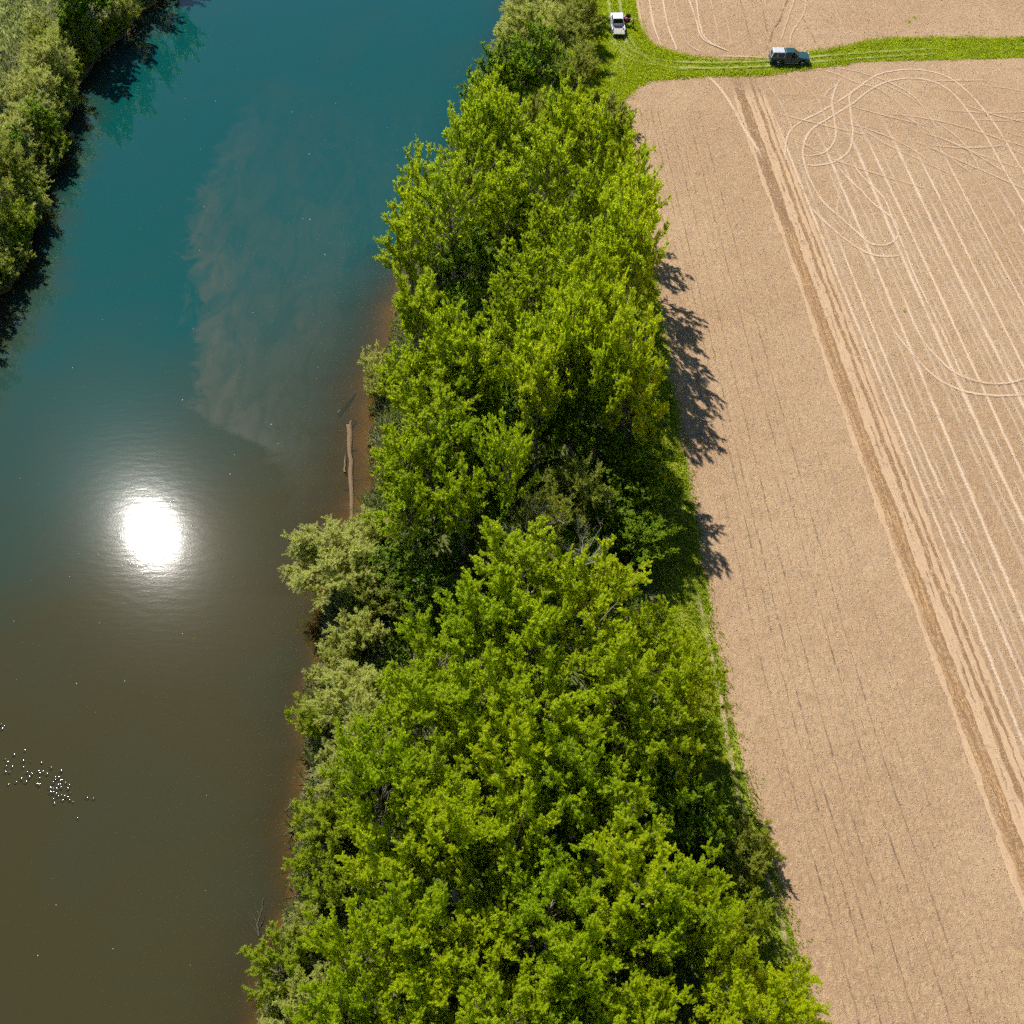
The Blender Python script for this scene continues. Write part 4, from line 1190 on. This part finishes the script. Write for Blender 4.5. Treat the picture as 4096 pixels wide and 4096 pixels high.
def pickup(name, loc, rz, paint, label, gate_down=False, door_open=False, topper=False, window_down=False):
    t = empty(name, loc, rz)
    tag(t, label, 'pickup truck')
    W = 0.98
    prof = [(-0.86, 0.42), (1.26, 0.42)] + arch(1.78, 0.42, 0.49) + [(2.30, 0.42), (2.72, 0.46), (2.80, 0.62), (2.79, 0.92), (2.70, 1.03), (2.2, 1.11), (1.28, 1.18), (-0.86, 1.18)]
    bm = bmesh.new(); add_prism(bm, prof, -W, W, 0.07); finish('body', bm, paint, t, 0.035)
    # cargo bed
    bed = [(-2.74, 0.55), (-2.14, 0.50)] + arch(-1.64, 0.44, 0.49) + [(-1.13, 0.46), (-0.88, 0.46), (-0.88, 1.17), (-2.74, 1.17)]
    b = empty('cargo_bed', (0, 0, 0), 0, t)
    for s in (-1, 1):
        bm = bmesh.new(); add_prism(bm, bed, s * (W - 0.10), s * (W - 0.005)); finish('bed_side', bm, paint, b, 0.02)
        bm = bmesh.new(); add_loft(bm, [[(x, y * s, z) for x, y in ((-2.05, W - 0.11), (-1.22, W - 0.11), (-1.3, W - 0.30), (-1.97, W - 0.30))] for z in (0.78, 0.98)])
        finish('wheel_well', bm, M['liner'], b, 0.03)
    bm = bmesh.new(); add_box(bm, -2.72, -0.90, -W + 0.11, W - 0.11, 0.70, 0.775)
    for i in range(7): add_box(bm, -2.70, -0.95, -0.72 + i * 0.24 - 0.05, -0.72 + i * 0.24 + 0.05, 0.77, 0.79)
    finish('bed_floor', bm, M['liner'], b)
    bm = bmesh.new(); add_box(bm, -0.96, -0.885, -W + 0.11, W - 0.11, 0.775, 1.165); finish('bed_front', bm, paint, b)
    g = empty('tailgate', (-2.76, 0, 0.76), 0, t)
    bm = bmesh.new(); add_box(bm, -0.05, 0.005, -0.84, 0.84, 0.0, 0.41); finish('gate_panel', bm, paint, g, 0.012)
    bm = bmesh.new(); add_box(bm, 0.006, 0.016, -0.78, 0.78, 0.04, 0.37); finish('gate_liner', bm, M['liner'], g)
    bm = bmesh.new(); add_box(bm, -0.066, -0.051, -0.12, 0.12, 0.26, 0.33); finish('handle', bm, M['trim'], g)
    if gate_down: g.rotation_euler = (0, -math.pi / 2 + 0.03, 0)
    # greenhouse: pillars, roof, panes
    zb, zt = 1.165, 1.80
    F0, F1 = Vector((1.26, 0.86, zb)), Vector((0.50, 0.69, zt))
    B0, B1 = Vector((-0.84, 0.88, zb)), Vector((-0.72, 0.69, zt))
    M0, M1 = Vector((0.02, 0.88, zb)), Vector((0.02, 0.70, zt))
    fl = lambda v, s: Vector((v.x, v.y * s, v.z))
    cabn = empty('cab', (0, 0, 0), 0, t)
    bm = bmesh.new()
    ring = lambda x0, x1, y, z: [(x0, -y, z), (x1, -y * 0.97, z), (x1, y * 0.97, z), (x0, y, z)]
    add_loft(bm, [ring(-0.76, 0.56, 0.73, zt - 0.02), ring(-0.77, 0.54, 0.74, zt + 0.03), ring(-0.68, 0.40, 0.64, zt + 0.075)])
    finish('roof', bm, paint, cabn, 0.03)
    for s in (-1, 1):
        for p, q, w in ((F0, F1, 0.07), (M0, M1, 0.09), (B0, B1, 0.12)):
            bm = bmesh.new(); add_bar(bm, fl(p, s), fl(q, s), w); finish('pillar', bm, paint, cabn, 0.01)
        for (p0, p1, q0, q1, front) in ((F0, F1, M0, M1, True), (M0, M1, B0, B1, False)):
            if s < 0 and front and (window_down or door_open): continue
            bm = bmesh.new(); add_slab(bm, [fl(p0, s), fl(q0, s), fl(q1, s), fl(p1, s)], 0.05, 0.008, (0, s, 0)); finish('side_window', bm, M['glass'], cabn)
    bm = bmesh.new(); add_slab(bm, [fl(F0, -1), F0, F1, fl(F1, -1)], 0.04, 0.008, (1, 0, 0.5)); finish('windscreen', bm, M['glass'], cabn)
    bm = bmesh.new(); add_slab(bm, [fl(B0, -1), B0, B1, fl(B1, -1)], 0.05, 0.008, (-1, 0, 0.2)); finish('rear_window', bm, M['glass'], cabn)
    bm = bmesh.new(); add_box(bm, -0.8, 1.1, -0.80, 0.80, 1.182, 1.19); finish('cabin_floor', bm, M['cabin'], cabn)
    for s in (-1, 1):
        bm = bmesh.new(); add_loft(bm, [[(-0.42, s * 0.2, 1.19), (-0.20, s * 0.2, 1.19), (-0.20, s * 0.66, 1.19), (-0.42, s * 0.66, 1.19)], [(-0.50, s * 0.25, 1.62), (-0.40, s * 0.25, 1.62), (-0.40, s * 0.6, 1.62), (-0.50, s * 0.6, 1.62)]])
        finish('seat_back', bm, M['cabin'], cabn, 0.03)
    bm = bmesh.new(); add_box(bm, 0.78, 1.10, -0.78, 0.78, 1.19, 1.27); finish('dashboard', bm, M['trim'], cabn, 0.03)
    # doors
    for s in (-1, 1):
        if s < 0 and door_open:
            bm = bmesh.new(); add_box(bm, -0.02, 1.04, -W - 0.004, -W + 0.05, 0.52, 1.10); finish('door_opening', bm, M['cabin'], t)
            d = empty('door', (1.08, -W + 0.02, 0), math.radians(68), t)
            bm = bmesh.new(); add_box(bm, -1.12, 0.0, -0.05, 0.05, 0.50, 1.15); finish('door_panel', bm, paint, d, 0.02)
            bm = bmesh.new(); add_box(bm, -1.06, -0.06, 0.051, 0.075, 0.55, 1.10); finish('inner_panel', bm, M['trim'], d, 0.01)
            bm = bmesh.new()
            for p, q in (((-0.02, 0, 1.15), (-0.60, 0.02, 1.76)), ((-0.60, 0.02, 1.76), (-1.08, 0.02, 1.76)), ((-1.08, 0.02, 1.76), (-1.08, 0, 1.15))): add_bar(bm, p, q, 0.05)
            finish('window_frame', bm, M['trim'], d)
            bm = bmesh.new(); add_slab(bm, [(-0.06, 0, 1.16), (-0.60, 0.02, 1.74), (-1.06, 0.02, 1.74), (-1.06, 0, 1.16)], 0.02, 0.006, (0, -1, 0)); finish('window', bm, M['glass'], d)
            continue
        d = empty('door', (0, 0, 0), 0, t)
        bm = bmesh.new(); y0 = s * (W - 0.012)
        add_box(bm, 0.04, 1.10, min(y0, y0 + s * 0.02), max(y0, y0 + s * 0.02), 0.50, 1.05); finish('door_panel', bm, paint, d, 0.008)
        bm = bmesh.new(); y1 = s * (W + 0.009); add_box(bm, 0.10, 0.28, min(y1, y1 + s * 0.03), max(y1, y1 + s * 0.03), 0.93, 0.97); finish('handle', bm, M['trim'], d, 0.006)
    for s in (-1, 1):
        bm = bmesh.new(); add_box(bm, 0.92, 1.06, min(s * 0.97, s * 1.20), max(s * 0.97, s * 1.20), 1.14, 1.32); finish('mirror', bm, paint if not topper else M['trim'], t, 0.03)
        bm = bmesh.new(); add_box(bm, 2.70, 2.815, min(s * 0.62, s * 0.90), max(s * 0.62, s * 0.90), 0.78, 0.97); finish('headlight', bm, M['lamp'], t, 0.015)
        bm = bmesh.new(); add_box(bm, -2.765, -2.70, min(s * 0.86, s * 0.985), max(s * 0.86, s * 0.985), 0.78, 1.12); finish('tail_light', bm, M['tail'], t, 0.01)
        bm = bmesh.new(); add_box(bm, -0.8, 1.2, min(s * 0.93, s * 1.03), max(s * 0.93, s * 1.03), 0.36, 0.41); finish('running_board', bm, M['chrome'] if topper else M['trim'], t, 0.01)
        if topper:
            bm = bmesh.new(); add_box(bm, -0.80, 1.24, min(s * 0.985, s * 1.002), max(s * 0.985, s * 1.002), 0.60, 0.65); finish('trim_stripe', bm, M['gold'], t)
        wheel(t, 1.78, s * 0.86); wheel(t, -1.64, s * 0.86)
    bm = bmesh.new(); add_box(bm, 2.74, 2.90, -0.92, 0.92, 0.44, 0.62); finish('front_bumper', bm, M['chrome'], t, 0.03)
    bm = bmesh.new(); add_box(bm, -2.94, -2.76, -0.90, 0.90, 0.48, 0.66); finish('rear_bumper', bm, M['chrome'], t, 0.03)
    bm = bmesh.new(); add_box(bm, 2.74, 2.825, -0.58, 0.58, 0.70, 0.96)
    finish('grille', bm, M['trim'], t, 0.01)
    bm = bmesh.new(); add_box(bm, -2.6, 2.6, -0.62, 0.62, 0.30, 0.44); finish('chassis', bm, M['trim'], t)
    if topper:
        tp = empty('topper', (0, 0, 0), 0, t)
        lo = [Vector((-2.74, -0.93, 1.18)), Vector((-0.90, -0.93, 1.18)), Vector((-0.90, 0.93, 1.18)), Vector((-2.74, 0.93, 1.18))]
        hi = [Vector((-2.52, -0.76, 1.80)), Vector((-0.88, -0.76, 1.80)), Vector((-0.88, 0.76, 1.80)), Vector((-2.52, 0.76, 1.80))]
        bm = bmesh.new(); add_loft(bm, [[v + Vector((0, 0, dz)) for v in hi] for dz in (0.0, 0.05)] + [[(-2.40, -0.66, 1.89), (-0.98, -0.66, 1.89), (-0.98, 0.66, 1.89), (-2.40, 0.66, 1.89)]]); finish('topper_roof', bm, M['topper_paint'], tp, 0.03)
        for s in (0, 1):
            a0, a1, c0, c1 = (lo[0], lo[1], hi[0], hi[1]) if s == 0 else (lo[3], lo[2], hi[3], hi[2])
            for k_ in (0.0, 0.42, 1.0):
                bm = bmesh.new(); add_bar(bm, a0.lerp(a1, k_), c0.lerp(c1, k_), 0.07); finish('topper_post', bm, M['topper_paint'], tp)
            bm = bmesh.new(); add_bar(bm, a0, a1, 0.06); finish('topper_rail', bm, M['topper_paint'], tp)
            for k0, k1 in ((0.0, 0.42), (0.42, 1.0)):
                bm = bmesh.new(); add_slab(bm, [a0.lerp(a1, k0), a0.lerp(a1, k1), c0.lerp(c1, k1), c0.lerp(c1, k0)], 0.06, 0.008, (0, -1 if s == 0 else 1, 0)); finish('topper_window', bm, M['glass'], tp)
        bm = bmesh.new(); add_slab(bm, [lo[0], lo[3], hi[3], hi[0]], 0.02, 0.02, (-1, 0, 0)); h = finish('rear_hatch', bm, M['topper_paint'], tp)
        bm = bmesh.new(); add_slab(bm, [lo[0], lo[3], hi[3], hi[0]], 0.28, 0.028, (-1, 0, 0)); finish('hatch_window', bm, M['glass'], h)
        bm = bmesh.new(); add_slab(bm, [lo[1], lo[2], hi[2], hi[1]], 0.02, 0.02, (1, 0, 0)); finish('topper_front', bm, M['topper_paint'], tp)
    return t


pickup('pickup_truck', (15.75, 160.1, 0.02), math.pi / 2, M['white_paint'], 'white pickup truck with its tailgate down and right front door open on the grass lane', gate_down=True, door_open=True)
pickup('pickup_truck', (39.85, 150.15, 0.03), math.radians(-1.5), M['green_paint'], 'dark green pickup truck with a white windowed topper parked on the lane between fields', topper=True, window_down=True)
pol = empty('marker_pole', (15.75, 158.2, 0.82), 0)
tag(pol, 'red and white marker pole lying in the bed of the white truck', 'pole')
M['red'] = simple('red_paint', (0.45, 0.02, 0.02), 0.5); M['white'] = simple('white_enamel', (0.75, 0.75, 0.73), 0.5)
for i in range(6):
    p = np.array([-0.6, 0.62, 0.0]); q = np.array([0.55, -0.42, 0.0])
    V, Q = tube(np.stack([p + (q - p) * i / 6, p + (q - p) * (i + 1) / 6]), [0.022, 0.022], 8)
    link('band', quads_mesh('band', V, Q, smooth=True), pol, M['red' if i % 2 else 'white'])

# ------------------------------------------------------------------ people
M['skin'] = simple('skin', (0.52, 0.30, 0.20), 0.55)
M['hair_dark'] = simple('dark_hair', (0.035, 0.022, 0.014), 0.6)
M['hair_fair'] = simple('fair_hair', (0.50, 0.34, 0.14), 0.6)
M['jeans'] = simple('dark_trousers', (0.012, 0.014, 0.022), 0.85)
M['boots'] = simple('brown_boots', (0.10, 0.05, 0.025), 0.7)


def person(name, loc, rz, J, mats, hair, label):
    """one skinned body; J maps joint -> position, mats maps limb group -> material"""
    names, edges, rad = [], [], {}
    def jn(n, p, r): names.append((n, p)); rad[n] = r
    for n, r_ in (('pelvis', .155), ('waist', .150), ('chest', .180), ('neck', .058), ('chin', .075), ('head', .098), ('crownpt', .07)):
        jn(n, J[n], r_)
    for sd in 'LR':
        for n, r_ in (('sho', .085), ('elb', .058), ('wri', .030), ('palm', .036), ('hip', .100), ('knee', .064), ('ank', .045), ('toe', .042)):
            jn(n + sd, J[n + sd], r_)
    E_ = [('pelvis', 'waist'), ('waist', 'chest'), ('chest', 'neck'), ('neck', 'chin'), ('chin', 'head'), ('head', 'crownpt')]
    for sd in 'LR':
        E_ += [('chest', 'sho' + sd), ('sho' + sd, 'elb' + sd), ('elb' + sd, 'wri' + sd), ('wri' + sd, 'palm' + sd), ('pelvis', 'hip' + sd), ('hip' + sd, 'knee' + sd), ('knee' + sd, 'ank' + sd), ('ank' + sd, 'toe' + sd)]
        w = Vector(J['wri' + sd]); pm = Vector(J['palm' + sd]); d = (pm - w).normalized()
        sid = d.cross(Vector((0, 0, 1)) if abs(d.z) < 0.9 else Vector((1, 0, 0))).normalized()
        up = sid.cross(d)
        for i, (o_, ln) in enumerate(((-1.5, .060), (-0.5, .075), (0.5, .070), (1.5, .055))):
            a = 'f%d%s' % (i, sd)
            k1 = pm + d * ln * 0.6 + sid * o_ * 0.018; k2 = k1 + (d * 0.7 - up * 0.7) * ln * 0.6
            jn(a + 'a', k1, .0095); jn(a + 'b', k2, .0080)
            E_ += [('palm' + sd, a + 'a'), (a + 'a', a + 'b')]
        k1 = w.lerp(pm, 0.45) + sid * 0.045; k2 = k1 + (d * 0.8 + sid * 0.2 - up * 0.4).normalized() * 0.045
        jn('t' + sd + 'a', k1, .0105); jn('t' + sd + 'b', k2, .009)
        E_ += [('wri' + sd, 't' + sd + 'a'), ('t' + sd + 'a', 't' + sd + 'b')]
    idx = {n: i for i, (n, _) in enumerate(names)}
    me = bpy.data.meshes.new(name)
    me.from_pydata([tuple(p) for _, p in names], [(idx[a], idx[b]) for a, b in E_], [])
    tmp = bpy.data.objects.new('tmp', me); COL.objects.link(tmp)
    md = tmp.modifiers.new('skin', 'SKIN'); md.use_smooth_shade = True
    sv = me.skin_vertices[0].data
    for n, i in idx.items():
        sv[i].radius = (rad[n] * (1.28 if n in ('waist', 'chest', 'pelvis') else 1.0), rad[n]); sv[i].use_root = (n == 'pelvis')
    sb = tmp.modifiers.new('sub', 'SUBSURF'); sb.levels = 1; sb.render_levels = 1
    dg = bpy.context.evaluated_depsgraph_get()
    body = bpy.data.meshes.new_from_object(tmp.evaluated_get(dg))
    bpy.data.objects.remove(tmp)
    def grp(a, b):
        for n in (b, a):
            if n[:4] in ('neck', 'chin', 'head', 'crow') : return 'skin'
        if b[:3] == 'elb' or b[:3] == 'sho' or b in ('waist', 'chest'): return 'top'
        if b[:3] == 'wri': return 'sleeve'
        if b[:3] in ('hip', 'kne', 'ank'): return 'leg'
        if b[:3] == 'toe': return 'shoe'
        return 'skin'
    segs = [(np.array(names[idx[a]][1], float), np.array(names[idx[b]][1], float), grp(a, b)) for a, b in E_]
    gl = ['skin', 'top', 'sleeve', 'leg', 'shoe']
    body.materials.clear()
    for g_ in gl: body.materials.append(mats[g_])
    for p in body.polygons:
        c = np.array(p.center); best = None
        for a, b, g_ in segs:
            ab = b - a; tt_ = np.clip((c - a) @ ab / (ab @ ab + 1e-9), 0, 1)
            dd = np.linalg.norm(c - a - ab * tt_)
            if best is None or dd < best[0]: best = (dd, g_)
        p.material_index = gl.index(best[1])
        p.use_smooth = True
    o = bpy.data.objects.new(name, body); COL.objects.link(o)
    o.location = loc; o.rotation_euler = (0, 0, rz)
    tag(o, label, 'person')
    hd = Vector(J['head']); cp = Vector(J['crownpt']); ch = Vector(J['chin'])
    upv = (cp - ch).normalized(); fw = Vector(J['face']).normalized()
    fw = (fw - upv * fw.dot(upv)).normalized(); rt_ = fw.cross(upv)
    R_ = Matrix((rt_, fw, upv)).transposed().to_4x4()
    bm = bmesh.new()
    bmesh.ops.create_uvsphere(bm, u_segments=14, v_segments=9, radius=0.118)
    bmesh.ops.delete(bm, geom=[v for v in bm.verts if v.co.z < -0.02 and v.co.y > -0.03 or v.co.z < -0.07], context='VERTS')
    for v in bm.verts: v.co.y -= 0.012; v.co.z = v.co.z * 1.05 + 0.012
    bm.transform(Matrix.Translation(hd) @ R_)
    finish('hair', bm, hair, o, smooth=True)
    bm = bmesh.new()
    for sx in (-1, 1):
        bmesh.ops.create_uvsphere(bm, u_segments=8, v_segments=6, radius=0.011, matrix=Matrix.Translation(hd) @ R_ @ Matrix.Translation((sx * 0.034, 0.092, 0.0)))
    finish('eyes', bm, M['trim'], o)
    bm = bmesh.new()
    bmesh.ops.create_cone(bm, cap_ends=True, segments=6, radius1=0.016, radius2=0.006, depth=0.04, matrix=Matrix.Translation(hd) @ R_ @ Matrix.Translation((0, 0.104, -0.03)))
    for sx in (-1, 1):
        bmesh.ops.create_uvsphere(bm, u_segments=6, v_segments=5, radius=0.022, matrix=Matrix.Translation(hd) @ R_ @ Matrix.Translation((sx * 0.098, 0.0, -0.01)))
    finish('nose_and_ears', bm, M['skin'], o)
    bm = bmesh.new()
    bmesh.ops.create_cube(bm, size=1, matrix=Matrix.Translation(hd) @ R_ @ Matrix.Translation((0, 0.086, -0.062)) @ Matrix.Diagonal((0.045, 0.012, 0.010, 1)))
    finish('mouth', bm, M['tail'], o)
    return o


stand = dict(pelvis=(0, 0, .96), waist=(0, 0.01, 1.12), chest=(0, 0.0, 1.36), neck=(0, 0.0, 1.50), chin=(0, 0.025, 1.57), head=(0, 0.03, 1.65), crownpt=(0, 0.025, 1.71), face=(0, 1, -0.15),
             shoL=(-.19, 0, 1.43), elbL=(-.34, .02, 1.20), wriL=(-.16, .22, 1.16), palmL=(-.09, .27, 1.17), shoR=(.19, 0, 1.43), elbR=(.34, .02, 1.20), wriR=(.16, .22, 1.16), palmR=(.09, .27, 1.17),
             hipL=(-.10, 0, .92), kneeL=(-.12, .02, .50), ankL=(-.13, -.02, .09), toeL=(-.15, .13, .04), hipR=(.10, 0, .92), kneeR=(.12, .02, .50), ankR=(.13, -.02, .09), toeR=(.15, .13, .04))
M['yellow'] = simple('yellow_shirt', (0.95, 0.66, 0.03), 0.8); M['orange'] = simple('orange_sleeve', (0.98, 0.50, 0.10), 0.8)
M['magenta'] = simple('magenta_jacket', (0.60, 0.008, 0.13), 0.75)
px_, py_ = G(2530, 115)
person('person', (px_, py_, 0.02), math.radians(175), stand, dict(skin=M['skin'], top=M['yellow'], sleeve=M['orange'], leg=M['jeans'], shoe=M['boots']), M['hair_fair'],
       'person in yellow shirt and dark trousers standing in the grass with a small controller')
ctl = empty('handheld_controller', (px_, py_ - 0.30, 1.19), 0)
tag(ctl, 'small dark controller held by the person in the yellow shirt', 'controller')
bm = bmesh.new(); add_box(bm, -0.11, 0.11, -0.05, 0.05, -0.02, 0.02); finish('case', bm, M['trim'], ctl, 0.01)
bm = bmesh.new(); add_box(bm, -0.08, 0.08, -0.035, 0.035, 0.021, 0.027); finish('screen', bm, M['glass'], ctl)
bend = dict(pelvis=(0, 0, .93), waist=(0, 0.10, 1.06), chest=(0, 0.26, 1.22), neck=(0, 0.38, 1.32), chin=(0, 0.44, 1.36), head=(0, 0.50, 1.42), crownpt=(0, 0.53, 1.47), face=(0, 0.7, -0.7),
            shoL=(-.18, .27, 1.27), elbL=(-.28, .45, 1.08), wriL=(-.22, .66, 1.08), palmL=(-.19, .74, 1.09), shoR=(.18, .27, 1.27), elbR=(.42, .34, 1.18), wriR=(.60, .42, 1.14), palmR=(.68, .45, 1.13),
            hipL=(-.10, 0, .90), kneeL=(-.12, .05, .48), ankL=(-.13, -.04, .09), toeL=(-.14, .11, .04), hipR=(.10, 0, .90), kneeR=(.12, .03, .48), ankR=(.13, -.08, .09), toeR=(.15, .07, .04))
person('person', (17.16, 160.35, 0.02), math.radians(25), bend, dict(skin=M['skin'], top=M['magenta'], sleeve=M['magenta'], leg=M['jeans'], shoe=M['boots']), M['hair_fair'],
       'fair-haired person in a magenta jacket leaning in at the open truck door')
sit = dict(pelvis=(0, -.22, .86), waist=(0, -.26, 1.00), chest=(0, -.27, 1.22), neck=(0, -.24, 1.36), chin=(0, -.21, 1.42), head=(0, -.20, 1.50), crownpt=(0, -.205, 1.56), face=(0, 1, 0),
           shoL=(-.18, -.26, 1.28), elbL=(-.22, -.06, 1.10), wriL=(-.18, .18, 1.14), palmL=(-.16, .26, 1.16), shoR=(.18, -.26, 1.28), elbR=(.30, -.05, 1.22), wriR=(.28, .17, 1.24), palmR=(.26, .25, 1.25),
           hipL=(-.10, -.20, .84), kneeL=(-.12, .20, .86), ankL=(-.12, .26, .50), toeL=(-.12, .40, .47), hipR=(.10, -.20, .84), kneeR=(.12, .20, .86), ankR=(.12, .26, .50), toeR=(.12, .40, .47))
person('person', (40.25, 149.70, 0.18), math.radians(-91.5), sit, dict(skin=M['skin'], top=M['jeans'], sleeve=M['skin'], leg=M['jeans'], shoe=M['boots']), M['hair_fair'],
       'person in a dark top seated at the open window of the dark green truck')
